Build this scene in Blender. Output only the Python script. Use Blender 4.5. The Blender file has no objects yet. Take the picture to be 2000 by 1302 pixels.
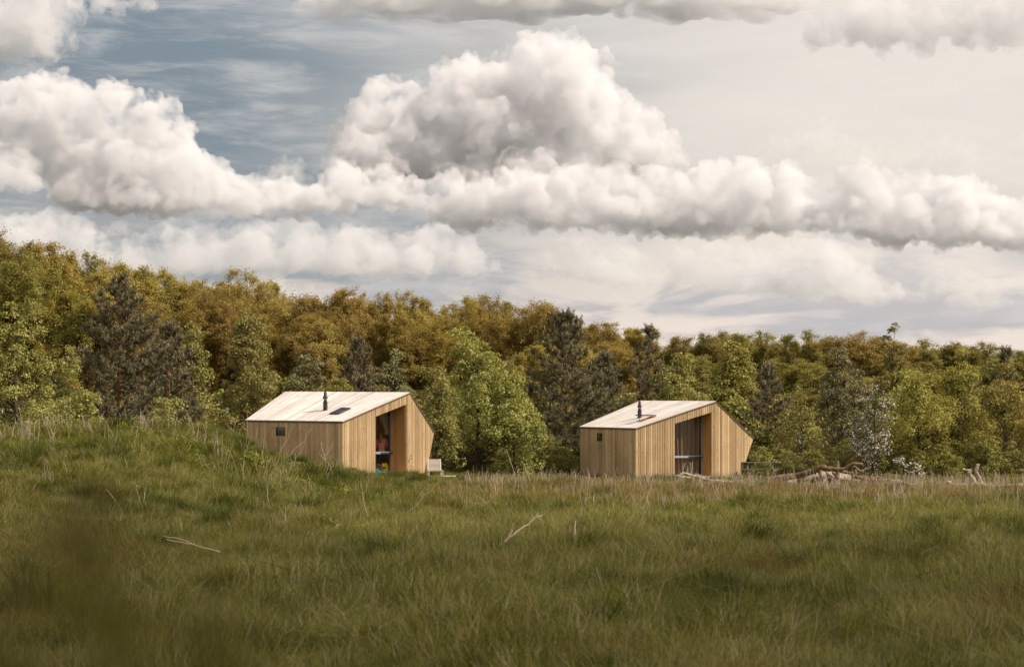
import bpy, bmesh, math, random
import numpy as np
from mathutils import Vector, Matrix
R = math.radians
F = 4722.0            # focal length in photo pixels (85 mm on a 36 mm sensor, 2000 px wide)
HZ = 837.0            # photo row of the eye level
EYE = 2.05
sc = bpy.context.scene
COL = sc.collection

# ------------------------------------------------------------------ camera
cd = bpy.data.cameras.new('camera')
cam = bpy.data.objects.new('camera', cd); COL.objects.link(cam); sc.camera = cam
cam.location = (0, 0, EYE); cam.rotation_euler = (R(90), 0, 0)
cd.sensor_width = 36; cd.lens = 85; cd.shift_y = (HZ-651)/2000
cd.clip_start = 0.1; cd.clip_end = 30000
cd.dof.use_dof = True; cd.dof.focus_distance = 102; cd.dof.aperture_fstop = 3.6

# ------------------------------------------------------------------ sun and sky
SUN_EL = R(40); SUN_H = Vector((0.951, -0.309, 0))
S = Vector((SUN_H.x*math.cos(SUN_EL), SUN_H.y*math.cos(SUN_EL), math.sin(SUN_EL)))
sd = bpy.data.lights.new('sun', 'SUN'); sun = bpy.data.objects.new('sun', sd); COL.objects.link(sun)
sd.energy = 4.1; sd.angle = R(0.6); sd.color = (1.0, 0.89, 0.75)
sun.location = (60, -20, 60); sun.rotation_euler = S.to_track_quat('Z', 'Y').to_euler()
world = bpy.data.worlds.new('World'); sc.world = world; world.use_nodes = True
sc.view_settings.view_transform = 'Standard'; sc.view_settings.look = 'None'
sc.view_settings.exposure = 0.3; sc.view_settings.gamma = 1.0
sc.cycles.volume_bounces = 5; sc.cycles.volume_step_rate = 1.0; sc.cycles.volume_max_steps = 96; sc.cycles.max_bounces = 10; sc.cycles.transparent_max_bounces = 8
sc.cycles.diffuse_bounces = 3; sc.cycles.glossy_bounces = 3; sc.cycles.transmission_bounces = 6
sc.cycles.sample_clamp_indirect = 8

class NT:
    """small helper for node trees"""
    def __init__(s, nt): s.nt = nt
    def n(s, t, **k):
        o = s.nt.nodes.new(t)
        for a, b in k.items(): setattr(o, a, b)
        return o
    def l(s, a, b): s.nt.links.new(a, b)
    def put(s, sock, v):
        if isinstance(v, bpy.types.NodeSocket): s.l(v, sock)
        elif v is not None: sock.default_value = v
    def math(s, op, a, b=None, c=None, clamp=False):
        m = s.n('ShaderNodeMath', operation=op, use_clamp=clamp)
        for i, v in enumerate((a, b, c)): s.put(m.inputs[i], v)
        return m.outputs[0]
    def mix(s, f, a, b, mode='MIX'):
        m = s.n('ShaderNodeMix', data_type='RGBA', blend_type=mode)
        s.put(m.inputs[0], f); s.put(m.inputs[6], a if isinstance(a, bpy.types.NodeSocket) else (*a, 1)[:4]); s.put(m.inputs[7], b if isinstance(b, bpy.types.NodeSocket) else (*b, 1)[:4])
        return m.outputs[2]
    def noise(s, vec, scale, detail=3, rough=.5, dist=0.):
        m = s.n('ShaderNodeTexNoise'); s.put(m.inputs['Vector'], vec)
        m.inputs['Scale'].default_value = scale; m.inputs['Detail'].default_value = detail
        m.inputs['Roughness'].default_value = rough; m.inputs['Distortion'].default_value = dist
        return m.outputs['Fac']
    def ramp(s, v, lo, hi, a=0., b=1., smooth=True):
        m = s.n('ShaderNodeMapRange', interpolation_type='SMOOTHSTEP' if smooth else 'LINEAR')
        s.put(m.inputs[0], v); m.inputs[1].default_value = lo; m.inputs[2].default_value = hi
        m.inputs[3].default_value = a; m.inputs[4].default_value = b
        return m.outputs[0]
    def mapping(s, vec, scale=(1, 1, 1), loc=(0, 0, 0)):
        m = s.n('ShaderNodeMapping'); s.put(m.inputs[0], vec)
        m.inputs['Scale'].default_value = scale; m.inputs['Location'].default_value = loc
        return m.outputs[0]

wn = NT(world.node_tree); bg = world.node_tree.nodes['Background']
sky = wn.n('ShaderNodeTexSky', sky_type='NISHITA', sun_disc=False)
sky.sun_elevation = SUN_EL; sky.sun_rotation = math.atan2(S.x, S.y); sky.altitude = 0
sky.air_density = 1.2; sky.dust_density = 3.0
tc = wn.n('ShaderNodeTexCoord').outputs['Generated']
sep = wn.n('ShaderNodeSeparateXYZ'); wn.l(tc, sep.inputs[0])
wisp = wn.noise(wn.mapping(tc, (5, 5, 26)), 1.0, 5, .55, .6)
wisp2 = wn.noise(wn.mapping(tc, (22, 22, 110), (3, 1, 7)), 1.0, 6, .6, .4)
xx = wn.math('ADD', sep.outputs[0], wn.math('MULTIPLY', wn.math('SUBTRACT', wisp, .5), .22))
side = wn.ramp(xx, -.14, .16)
upc = wn.mix(side, (.175, .215, .255), (.77, .69, .62))      # higher air: blue grey to a cream veil near the sun side
loc_ = wn.mix(side, (.40, .395, .40), (.64, .575, .55))       # low air: pale lilac
low = wn.ramp(sep.outputs[2], .03, .12)
heap = wn.noise(wn.mapping(tc, (13, 13, 52), (1.7, 0, .4)), 1.0, 7, .56, .9)
heap2 = wn.ramp(heap, .42, .58)
heapc = wn.mix(side, wn.mix(heap2, (.31, .34, .375), (.66, .575, .52)), wn.mix(heap2, (.44, .43, .46), (.84, .725, .64)))
loc_ = wn.mix(.88, loc_, heapc)
veil = wn.mix(low, loc_, upc)
veil = wn.mix(wn.math('MULTIPLY', wn.ramp(wisp2, .42, .72), .45), veil, (.70, .655, .62))
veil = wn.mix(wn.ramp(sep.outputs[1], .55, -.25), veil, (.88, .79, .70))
sk = wn.mix(1.0, sky.outputs[0], (.09, .09, .09), 'MULTIPLY')
colr = wn.mix(.84, sk, veil)
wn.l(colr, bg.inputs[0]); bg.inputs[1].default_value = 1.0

def P(x, y, D):
    """world point seen at photo pixel (x, y) at depth D"""
    return Vector(((x-1000)/F*D, D, EYE+(HZ-y)/F*D))

# ------------------------------------------------------------------ clouds (real volumes, kilometres away)
def vol_mat(name, dens, s=1., wisp=1., col=(.954, .953, .970)):
    """white water droplets; the density breaks up into ragged shreds, so edges and thin parts turn see-through"""
    m = bpy.data.materials.new(name); m.use_nodes = True; t = NT(m.node_tree); m.node_tree.nodes.clear()
    o = t.n('ShaderNodeOutputMaterial'); v = t.n('ShaderNodeVolumePrincipled')
    v.inputs['Color'].default_value = (*col, 1); v.inputs['Anisotropy'].default_value = .15
    if wisp:
        gp = t.n('ShaderNodeNewGeometry').outputs['Position']
        n_ = t.noise(gp, .024/s, 6, .64, .5)
        t.l(t.ramp(n_, .40, .58, dens*.03, dens*1.7), v.inputs['Density'])
    else: v.inputs['Density'].default_value = dens; m.cycles.homogeneous_volume = True
    t.l(v.outputs[0], o.inputs['Volume'])
    return m
_tex = {}
def vtex(sz):
    if sz not in _tex:
        t = bpy.data.textures.new('billow', 'VORONOI'); t.noise_scale = sz; t.distance_metric = 'DISTANCE'; _tex[sz] = t
    return _tex[sz]
def cloud(outline, D, base, label, dens, group=None, flat=.10, fluff=1.0, vox=2.8, r=(15, 40), step=13, name='cloud'):
    """heaped cloud: billows stacked under the outline (photo pixels at depth D) down to a flat base"""
    bm = bmesh.new(); rnd = random.Random(int(outline[0][0])+int(D)); s = D/3000.
    bs = base if isinstance(base, list) else [(0, base)]; ox = [p[0] for p in outline]; oy = [p[1] for p in outline]; x = ox[0]
    while x <= ox[-1]:
        top = float(np.interp(x, ox, oy)); rr = rnd.uniform(*r)*rnd.uniform(.45, .9); y = top+rr
        edge = min(x-ox[0], ox[-1]-x); base = float(np.interp(x, [q[0] for q in bs], [q[1] for q in bs]))
        while y < base+rr*.6:
            dep = rnd.uniform(-1, 1)*min(95, y-top+14, edge+20)
            R0 = rr*rnd.uniform(.85, 1.15)/F*D; c = P(x+rnd.uniform(-5, 5), y, D)+Vector((0, dep/F*D, 0))
            g = bmesh.ops.create_icosphere(bm, subdivisions=2, radius=R0)
            for v in g['verts']: v.co += c
            y += rr*.85; rr = min(r[1], rr*1.3)
        x += step*rnd.uniform(.7, 1.2)
    bX, bY = [q[0] for q in bs], [q[1] for q in bs]
    for v in bm.verts:
        zb = P(0, float(np.interp(v.co.x*F/D+1000, bX, bY)), D).z
        if v.co.z < zb: v.co.z = zb-(zb-v.co.z)*flat
    me = bpy.data.meshes.new('cloud'); bm.to_mesh(me); bm.free()
    o = bpy.data.objects.new(name, me); COL.objects.link(o); me.materials.append(vol_mat('cloud_vapour', dens/s, s))
    def rem():
        m = o.modifiers.new('remesh', 'REMESH'); m.mode = 'VOXEL'; m.voxel_size = vox*s
    rem()
    for sz, st in ((70, -26*fluff), (26, -20*fluff), (11, -10*fluff)):
        mm = o.modifiers.new('billow', 'DISPLACE'); mm.texture = vtex(sz*s); mm.texture_coords = 'GLOBAL'
        mm.strength = st*s; mm.mid_level = .5
        if sz == 26: rem()
    o['label'] = label; o['category'] = 'cloud'
    if group: o['group'] = group
    return o
DEN = .04
cloud([(632,305),(655,270),(690,215),(715,180),(745,142),(770,132),(792,150),(840,158),(870,112),(905,100),(950,105),(990,85),(1030,76),(1060,62),(1100,65),(1140,85),(1175,120),(1187,160),(1230,175),(1270,205),(1290,250),(1330,295)],
      3300, [(632,340),(800,352),(1200,350),(1330,325)], 'tallest cumulus cloud with a sunlit tower, middle of the sky', DEN)
cloud([(-60,190),(0,168),(40,152),(80,142),(115,131),(150,145),(182,172),(215,150),(250,156),(290,185),(330,202),(355,235),(385,262),(388,292),(430,292),(447,320),(480,336),(520,342),(600,347),(640,362),(700,398)],
      3000, [(-60,292),(40,300),(110,392),(200,412),(560,414),(700,405)], 'big heaped cumulus cloud with a dark flat base at the left', DEN)
cloud([(628,335),(650,305),(700,312),(760,332),(850,342),(930,332),(1000,326),(1100,330),(1180,325),(1260,330),(1330,326),(1390,315),(1410,300),(1430,316),(1460,297),(1490,322),(1540,320),(1570,345),(1600,385),(1690,405)],
      3050, [(628,385),(760,402),(900,436),(1200,438),(1450,446),(1690,425)], 'long low cumulus bank right beneath the tallest cloud', DEN)
cloud([(1590,400),(1620,380),(1650,342),(1680,318),(1700,330),(1730,346),(1780,330),(1830,335),(1890,345),(1925,350),(1940,378),(1985,372),(2070,385)],
      2950, [(1590,440),(1750,462),(2070,472)], 'bright billowing cumulus cloud at the right edge of the sky', DEN)
cloud([(-40,295),(0,288),(30,300),(60,318),(78,345)], 2700, 368, 'small rounded cloud cut by the left edge of the picture', DEN*.7, r=(12, 26))
cloud([(-80,-60),(60,-60),(150,-40),(158,0),(140,30),(128,60)], 2500, 92, 'white cloud filling the upper left corner', DEN*.6, flat=.5)
cloud([(195,-20),(240,-30),(300,-10)], 2500, 12, 'shred of white cloud at the top edge beside the corner cloud', DEN*.5, r=(8, 18))
cloud([(600,-10),(700,-60),(800,-150),(1300,-160),(1480,-80),(1600,-20)], 2300, 18, 'flat grey underside of an overhead cloud at the top edge', DEN*.7, flat=.3, fluff=.25)
cloud([(1600,-40),(1740,-50),(1880,-50),(2070,-50)], 2500, 52, 'cream cloud filling the upper right corner', DEN*.5, flat=.8)
cloud([(1510,280),(1545,268),(1580,255),(1605,240),(1632,245)], 2700, 300, 'small ragged grey cloud above the right bank', DEN*.28, flat=.8, fluff=1.6, r=(8, 18))
cloud([(1635,275),(1680,268),(1730,285),(1790,258),(1840,262),(1890,275),(1935,290)], 2700, 325, 'wide ragged grey cloud above the right bank', DEN*.25, flat=.7, fluff=1.6, r=(9, 22))
cloud([(1990,262),(2040,245)], 2700, 285, 'wisp of grey cloud touching the right edge', DEN*.3, flat=.7, fluff=1.5, r=(8, 18))
cloud([(505,325),(530,308),(560,296),(590,298),(602,330)], 3600, 352, 'pale small cloud behind the tail of the left cumulus', DEN*.3, flat=.5, r=(9, 20))
g = 'hazy cumulus clouds low over the trees'
cloud([(-40,415),(20,402),(60,412),(90,402),(140,405),(180,430),(205,475)], 4700, 505, 'low cream cloud touching the tree tops at the left', DEN*0.43, g , fluff=.8)
cloud([(220,430),(280,440),(330,420),(380,440),(430,425),(490,420),(560,430),(600,425),(640,440),(668,465)], 4800, 530, 'long low cream cloud over the trees left of the middle', DEN*0.38, g , fluff=.8)
cloud([(670,460),(720,440),(780,445),(820,430),(860,432),(900,455),(935,480),(965,520)], 4700, 530, 'low domed cream cloud above the left cabin', DEN*0.49, g , fluff=.8)
cloud([(1100,470),(1140,452),(1200,462),(1250,485),(1290,510),(1315,540)], 5000, 550, 'low slanting cream cloud above the gap between cabins', DEN*0.32, g , fluff=.8, r=(10, 26))
cloud([(1065,482),(1100,495),(1135,520)], 5000, 530, 'tiny cream puff left of the slanting cloud', DEN*0.43, g , fluff=.6, r=(6, 12), step=8)
cloud([(1320,490),(1390,470),(1460,475),(1510,500)], 5200, 560, 'low faint cloud above the right cabin', DEN*0.36, g , fluff=.8)
cloud([(1530,478),(1600,470),(1660,478),(1700,510),(1750,545)], 5200, 580, 'low faint cloud left of the right-hand haze', DEN*0.41, g , fluff=.8)
cloud([(1800,525),(1880,520),(1950,540),(2040,545)], 5200, 575, 'low faint cloud near the right edge', DEN*0.36, g , fluff=.8, r=(10, 26))
cloud([(1850,572),(1900,566),(1980,575)], 5400, 598, 'thin cream streak of cloud low at the right', DEN*0.43, g , fluff=.5, r=(7, 14), step=9)
cloud([(1175,572),(1210,572),(1245,595)], 5400, 600, 'faint cream scrap of cloud just above the middle trees', DEN*0.43, g , fluff=.5, r=(6, 12), step=8)
cloud([(480,545),(540,535),(600,550),(670,575)], 5600, 600, 'faint cloud resting on the oaks left of the middle', DEN*0.32, g , fluff=.8, r=(10, 24))
# added cloud, out of view toward the sun, to shade the near grass
cc = Vector((0, 2, 0))+S*850
bm = bmesh.new(); bmesh.ops.create_icosphere(bm, subdivisions=4, radius=1.)
for v in bm.verts:
    p = v.co.copy(); q = 1+.16*math.sin(p.x*4+1)*math.sin(p.y*5+2)+.08*math.sin(p.y*9+p.x*6)
    v.co = cc+Vector((p.x*95*q, p.y*41*q, p.z*22*q))
me = bpy.data.meshes.new('cloud'); bm.to_mesh(me); bm.free(); me.materials.append(vol_mat('cloud_vapour', .037, 1., 0))
o = bpy.data.objects.new('cloud', me); COL.objects.link(o); o['label'] = 'thin unseen cloud high to the right, added to shade the near grass'; o['category'] = 'cloud'

# ------------------------------------------------------------------ mesh helpers
def rng(seed): return np.random.default_rng(seed)
def mesh_np(name, V, faces, k, tint=None, mat=None, smooth=False, matidx=None):
    """one mesh from numpy arrays; every face has k corners"""
    V = np.asarray(V, np.float32); faces = np.asarray(faces, np.int32).reshape(-1, k)
    me = bpy.data.meshes.new(name); n = len(faces)
    me.vertices.add(len(V)); me.vertices.foreach_set('co', V.ravel())
    me.loops.add(n*k); me.loops.foreach_set('vertex_index', faces.ravel())
    me.polygons.add(n); me.polygons.foreach_set('loop_start', np.arange(0, n*k, k, dtype=np.int32))
    if smooth: me.polygons.foreach_set('use_smooth', np.ones(n, bool))
    if matidx is not None: me.polygons.foreach_set('material_index', np.asarray(matidx, np.int32))
    me.update(calc_edges=True)
    if tint is not None:
        a = me.attributes.new('tint', 'FLOAT', 'FACE'); a.data.foreach_set('value', np.asarray(tint, np.float32))
    for m in (mat if isinstance(mat, (list, tuple)) else [mat]):
        if m: me.materials.append(m)
    return me
def link(name, me, parent=None, loc=None):
    o = bpy.data.objects.new(name, me); COL.objects.link(o)
    if parent is not None: o.parent = parent
    if loc is not None: o.location = loc
    return o
def empty(name, loc, label, cat, group=None, rz=0.):
    o = bpy.data.objects.new(name, None); COL.objects.link(o); o.location = loc; o.rotation_euler = (0, 0, rz)
    o.empty_display_size = .2
    return tag(o, label, cat, group)
def tag(o, label, cat, group=None):
    o['label'] = label; o['category'] = cat
    if group: o['group'] = group
    return o
class MB:
    """collects polygons with a tint each, then becomes one mesh"""
    def __init__(s): s.v = []; s.f = []; s.t = []
    def poly(s, pts, tint=.5):
        i = len(s.v); s.v += [tuple(p) for p in pts]; s.f.append(list(range(i, i+len(pts)))); s.t.append(tint)
    def box(s, c, d, rot=None, tint=.5, taper=1.):
        c = Vector(c); q = []
        for z in (-1, 1):
            k = taper if z > 0 else 1.
            for x, y in ((-1, -1), (1, -1), (1, 1), (-1, 1)):
                p = Vector((x*d[0]/2*k, y*d[1]/2*k, z*d[2]/2)); q.append(c+(rot @ p if rot else p))
        for f in ((3, 2, 1, 0), (4, 5, 6, 7), (0, 1, 5, 4), (1, 2, 6, 5), (2, 3, 7, 6), (3, 0, 4, 7)): s.poly([q[i] for i in f], tint)
    def tube(s, pts, rad, n=8, tint=.5, cap=True, knob=0., seed=0):
        rd = random.Random(seed); pts = [Vector(p) for p in pts]; rings = []; up = None
        for i, p in enumerate(pts):
            d = (pts[min(i+1, len(pts)-1)]-pts[max(i-1, 0)]).normalized()
            if up is None: up = d.orthogonal().normalized()
            up = (up-d*up.dot(d)).normalized(); w = d.cross(up)
            r = rad[i] if isinstance(rad, (list, tuple)) else rad
            rings.append([p+(up*math.cos(a)+w*math.sin(a))*r*(1+knob*rd.uniform(-1, 1)) for a in [6.2832*k/n for k in range(n)]])
        b = len(s.v); s.v += [tuple(q) for rg in rings for q in rg]
        for i in range(len(rings)-1):
            for k in range(n):
                s.f.append([b+i*n+k, b+i*n+(k+1) % n, b+(i+1)*n+(k+1) % n, b+(i+1)*n+k]); s.t.append(tint)
        if cap:
            s.f.append([b+k for k in range(n)][::-1]); s.t.append(tint)
            s.f.append([b+(len(rings)-1)*n+k for k in range(n)]); s.t.append(tint)
    def build(s, name, mat, parent=None, smooth=False, loc=None, bevel=0.):
        me = bpy.data.meshes.new(name); me.from_pydata(s.v, [], s.f)
        a = me.attributes.new('tint', 'FLOAT', 'FACE'); a.data.foreach_set('value', np.array(s.t, np.float32))
        if smooth: me.polygons.foreach_set('use_smooth', np.ones(len(s.f), bool))
        me.materials.append(mat); me.update()
        o = link(name, me, parent, loc)
        if bevel:
            m = o.modifiers.new('bevel', 'BEVEL'); m.width = bevel; m.segments = 2; m.limit_method = 'ANGLE'
        return o

# ------------------------------------------------------------------ materials
def new_mat(name):
    m = bpy.data.materials.new(name); m.use_nodes = True; t = NT(m.node_tree)
    return m, t, m.node_tree.nodes['Principled BSDF'], m.node_tree.nodes['Material Output']
def plain(name, col, rough=.5, metal=0., var=.15, scale=8.):
    m, t, b, o = new_mat(name)
    c = t.noise(t.n('ShaderNodeTexCoord').outputs['Object'], scale, 4, .6)
    lo = tuple(v*(1-var) for v in col); hi = tuple(min(1, v*(1+var)) for v in col)
    t.l(t.mix(c, lo, hi), b.inputs['Base Color']); b.inputs['Roughness'].default_value = rough; b.inputs['Metallic'].default_value = metal
    return m
def attr(t, name='tint', kind='GEOMETRY'):
    a = t.n('ShaderNodeAttribute', attribute_name=name, attribute_type=kind); return a.outputs['Fac']
def wood_mat(name, dark, light, grain=(9, 9, .8), knots=True, rough=.7, splash=False):
    m, t, b, o = new_mat(name)
    oc = t.n('ShaderNodeTexCoord').outputs['Object']; tn = attr(t)
    off = t.n('ShaderNodeCombineXYZ'); t.l(t.math('MULTIPLY', tn, 37.), off.inputs[2]); t.l(t.math('MULTIPLY', tn, 11.), off.inputs[0])
    va = t.n('ShaderNodeVectorMath', operation='ADD'); t.l(oc, va.inputs[0]); t.l(off.outputs[0], va.inputs[1])
    g = t.noise(t.mapping(va.outputs[0], grain), 4.0, 5, .6, .3)
    c = t.mix(t.math('ADD', t.math('MULTIPLY', t.math('SUBTRACT', g, .5), .9), tn, clamp=True), dark, light)
    big = t.noise(oc, .9, 3, .5)
    c = t.mix(t.ramp(big, .35, .7, 0, .25), c, tuple(v*.75 for v in dark))
    if knots:
        kn = t.n('ShaderNodeTexVoronoi'); kn.inputs['Scale'].default_value = 5.5; t.l(t.mapping(va.outputs[0], (1, 1, .55)), kn.inputs['Vector'])
        c = t.mix(t.ramp(kn.outputs['Distance'], .15, .08, 0, .8), c, tuple(v*.4 for v in dark))
    st_ = t.noise(t.mapping(oc, (1, 1, .12)), 3.2, 5, .65)        # rain streaks and greying
    c = t.mix(t.ramp(st_, .5, .72, 0, .38), c, tuple(v*.62+.03 for v in dark))
    if splash:
        sz_ = t.n('ShaderNodeSeparateXYZ'); t.l(oc, sz_.inputs[0])
        lv = t.math('ADD', sz_.outputs[2], t.math('MULTIPLY', t.noise(oc, 6., 4, .6), -.5))
        c = t.mix(t.ramp(lv, .12, -.22, 0, .55), c, (.11, .085, .05))
    t.l(c, b.inputs['Base Color']); b.inputs['Roughness'].default_value = rough; b.inputs['Specular IOR Level'].default_value = .25
    return m
def leaf_mat(name, c0, c1, c2=None, trans=.3, spec=.3, rough=.5, objvar=.25, big=.35):
    """c0..c1 by leaf tint, drifting over the plant; light passes through the blades"""
    m, t, b, o = new_mat(name); tn = attr(t)
    oc = t.n('ShaderNodeTexCoord').outputs['Object']
    f = t.math('ADD', tn, t.math('MULTIPLY', t.math('SUBTRACT', t.noise(oc, .8, 2), .5), big*2), clamp=True)
    c = t.mix(f, c0, c1)
    if c2 is not None: c = t.mix(t.ramp(tn, .86, .9), c, c2)
    rnd = t.n('ShaderNodeObjectInfo').outputs['Random']
    h = t.n('ShaderNodeHueSaturation'); t.l(c, h.inputs['Color'])
    t.l(t.math('ADD', t.math('MULTIPLY', rnd, .03), .485), h.inputs['Hue']); t.l(t.math('ADD', t.math('MULTIPLY', rnd, objvar), 1-objvar/2), h.inputs['Value'])
    t.l(h.outputs[0], b.inputs['Base Color']); b.inputs['Roughness'].default_value = rough; b.inputs['Specular IOR Level'].default_value = spec
    tr = t.n('ShaderNodeBsdfTranslucent'); t.l(t.mix(1., h.outputs[0], (1.25, 1.2, .6), 'MULTIPLY'), tr.inputs[0])
    mx = t.n('ShaderNodeMixShader'); mx.inputs[0].default_value = trans
    t.l(b.outputs[0], mx.inputs[1]); t.l(tr.outputs[0], mx.inputs[2]); t.l(mx.outputs[0], o.inputs['Surface'])
    return m
def bark_mat(name, a, b_, scale=6):
    m, t, b, o = new_mat(name); oc = t.n('ShaderNodeTexCoord').outputs['Object']
    c = t.mix(t.ramp(t.noise(t.mapping(oc, (1, 1, .35)), scale, 6, .7), .3, .7), a, b_); t.l(c, b.inputs['Base Color']); b.inputs['Roughness'].default_value = .9
    b.inputs['Specular IOR Level'].default_value = .1
    bp = t.n('ShaderNodeBump'); bp.inputs['Strength'].default_value = .9; bp.inputs['Distance'].default_value = .06
    t.l(t.noise(t.mapping(oc, (1, 1, .3)), scale*2, 5, .7), bp.inputs['Height']); t.l(bp.outputs[0], b.inputs['Normal'])
    return m
M = {}
M['clad'] = wood_mat('larch_cladding', (.24, .150, .072), (.60, .44, .25), splash=True)
M['clad_side'] = M['clad']
M['reveal'] = wood_mat('oiled_larch', (.36, .19, .065), (.56, .33, .125))
M['roofwood'] = wood_mat('silvered_larch', (.50, .44, .40), (.82, .765, .72), grain=(.7, 9, 9), rough=.6)
M['trim'] = plain('shadow_brown_edge', (.10, .06, .035), .8)  # roof edge strip coloured dark for the shadow line along the bevel
M['felt'] = plain('roofing_felt', (.02, .018, .016), .9)
M['inside'] = plain('plywood_lining', (.62, .46, .31), .8)
M['steel'] = plain('black_flue_steel', (.028, .024, .030), .42, .2, .3)
M['alu'] = plain('grey_aluminium', (.42, .44, .48), .35, .6)
M['darkalu'] = plain('dark_aluminium', (.05, .052, .06), .4, .3)
M['palewood'] = wood_mat('bleached_deck_wood', (.42, .36, .29), (.70, .64, .56), grain=(.8, 9, 9), knots=False)
M['greywood'] = wood_mat('weathered_grey_wood', (.20, .17, .135), (.42, .36, .30), grain=(.8, 9, 9), knots=False)
M['log'] = bark_mat('barkless_pale_log', (.24, .185, .135), (.54, .45, .36), 7)
M['logdark'] = bark_mat('brown_barked_log', (.075, .05, .03), (.30, .21, .13), 6)
M['straw'] = plain('dry_stalk', (.50, .385, .26), .8, 0, .35, 3)
M['darkstalk'] = plain('brown_dead_stalk', (.13, .085, .045), .85, 0, .3, 3)
M['curtain'] = plain('brown_curtain_cloth', (.27, .19, .135), .9, 0, .12, 3)
def glass_mat(k=.6, nm='window_glass'):
    m, t, b, o = new_mat(nm); m.node_tree.nodes.remove(b)
    gl = t.n('ShaderNodeBsdfGlossy'); gl.inputs['Roughness'].default_value = .02; gl.inputs['Color'].default_value = (.9, .92, .95, 1)
    tr = t.n('ShaderNodeBsdfTransparent'); tr.inputs[0].default_value = (.95, .96, .95, 1)
    fr = t.n('ShaderNodeFresnel'); fr.inputs[0].default_value = 1.45
    mx = t.n('ShaderNodeMixShader'); t.l(t.math('MULTIPLY', fr.outputs[0], k), mx.inputs[0]); t.l(tr.outputs[0], mx.inputs[1]); t.l(gl.outputs[0], mx.inputs[2]); t.l(mx.outputs[0], o.inputs['Surface'])
    return m
M['glass'] = glass_mat(); M['dimglass'] = glass_mat(.14, 'dim_window_glass')

# ------------------------------------------------------------------ terrain
def sstep(a, b, x):
    t = np.clip((x-a)/(b-a), 0, 1); return t*t*(3-2*t)
_px = np.array([-900, -400, -100, 0, 100, 200, 300, 400, 450, 500, 560, 620, 680, 740, 800, 870, 960], float)
_py = np.array([838, 838, 838, 842, 831, 827, 830, 843, 862, 884, 903, 916, 928, 943, 958, 980, 1015], float)
MD = 70.
def height(x, y):
    x = np.asarray(x, float); y = np.asarray(y, float)
    h = -.28 + .26*sstep(112, 128, y) + .26*sstep(0, -5, x)*sstep(88, 98, y)
    h = h + (0.035*np.sin(x*.9+1.3*np.sin(y*.31))+.07*np.sin(x*2.7+1.9*np.sin(y*1.3))*np.sin(y*2.3+1.1*np.sin(x*1.1))+.03*np.sin(y*.83+x*.27)+.02*np.sin(x*2.1-y*1.7))*(1-sstep(150, 400, np.hypot(x, y)))
    px = 1000 + x/MD*F
    cr = EYE-(np.interp(px, _px, _py)-HZ)*MD/F-.40
    prof = sstep(38, 68, y)*(1-sstep(73, 90, y))
    h = h + (.19*np.sin(x*2.3+2*np.sin(y*1.1))*np.sin(y*1.9+x*.4)+.08*np.sin(x*4.6+y*1.3)*np.sin(y*3.7))*prof*sstep(0, -4, x)
    h = h + np.clip(cr+.28, 0, None)*prof
    h = h + 1.25*(1-sstep(2.5, 13, y))*(1-sstep(25, 60, np.hypot(x, y)))
    h = h - .9*sstep(150, 158, y)*(1-sstep(290, 310, y))*sstep(20, 30, x)*(1-sstep(170, 200, x))
    return h
ax = np.unique(np.concatenate([np.array([-14000, -6000, -2500, -1000, -500, -300, -200, -140, -100]), np.arange(-80, 80.1, .8), np.array([100, 140, 200, 300, 500, 1000, 2500, 6000, 14000])]))
ay = np.unique(np.concatenate([np.array([-14000, -6000, -2500, -1000, -400, -150, -60, -30]), np.arange(-10, 175, .8), np.array([180, 190, 200, 220, 250, 290, 300, 310, 350, 500, 1000, 2500, 6000, 14000])]))
XX, YY = np.meshgrid(ax, ay); ZZ = height(XX, YY); nx = len(ax); ny = len(ay)
ii = (np.arange(ny-1)[:, None]*nx+np.arange(nx-1)[None, :]).ravel()
gm, gt, gb, go = new_mat('meadow_soil')
gpos = gt.n('ShaderNodeNewGeometry').outputs['Position']
c = gt.mix(gt.ramp(gt.noise(gpos, .6, 5, .6), .35, .65), (.05, .05, .015), (.11, .10, .035))
c = gt.mix(gt.ramp(gt.noise(gpos, 5., 5, .7), .55, .75, 0, .6), c, (.13, .105, .05))
gln = gt.n('ShaderNodeVectorMath', operation='LENGTH'); gt.l(gpos, gln.inputs[0]); c = gt.mix(gt.ramp(gln.outputs['Value'], 500, 1500, 0, .9), c, (.09, .10, .10))   # distance haze put into the far land's colour, for greyer bounce onto clouds
gt.l(c, gb.inputs['Base Color']); gb.inputs['Roughness'].default_value = .95; gb.inputs['Specular IOR Level'].default_value = .1
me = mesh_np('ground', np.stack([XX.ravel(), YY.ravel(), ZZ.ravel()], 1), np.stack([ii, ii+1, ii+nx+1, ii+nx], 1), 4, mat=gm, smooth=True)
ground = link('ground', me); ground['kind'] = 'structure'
wm_, wt, wb, wo = new_mat('lake_water'); wb.inputs['Base Color'].default_value = (.05, .07, .08, 1); wb.inputs['Roughness'].default_value = .12; wb.inputs['Specular IOR Level'].default_value = .9
bp = wt.n('ShaderNodeBump'); bp.inputs['Strength'].default_value = .3; bp.inputs['Distance'].default_value = .05
wt.l(wt.noise(wt.mapping(wt.n('ShaderNodeNewGeometry').outputs['Position'], (1, .4, 1)), 1.5, 4), bp.inputs['Height']); wt.l(bp.outputs[0], wb.inputs['Normal'])
water = link('water', mesh_np('water', [(18, 149, -.42), (205, 149, -.42), (205, 312, -.42), (18, 312, -.42)], [(0, 1, 2, 3)], 4, mat=wm_)); water['kind'] = 'structure'
def gz(x, y): return float(height(x, y))
def ground_at(px, D, dz=0.):
    x = (px-1000)/F*D; return Vector((x, D, gz(x, D)+dz))

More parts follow.
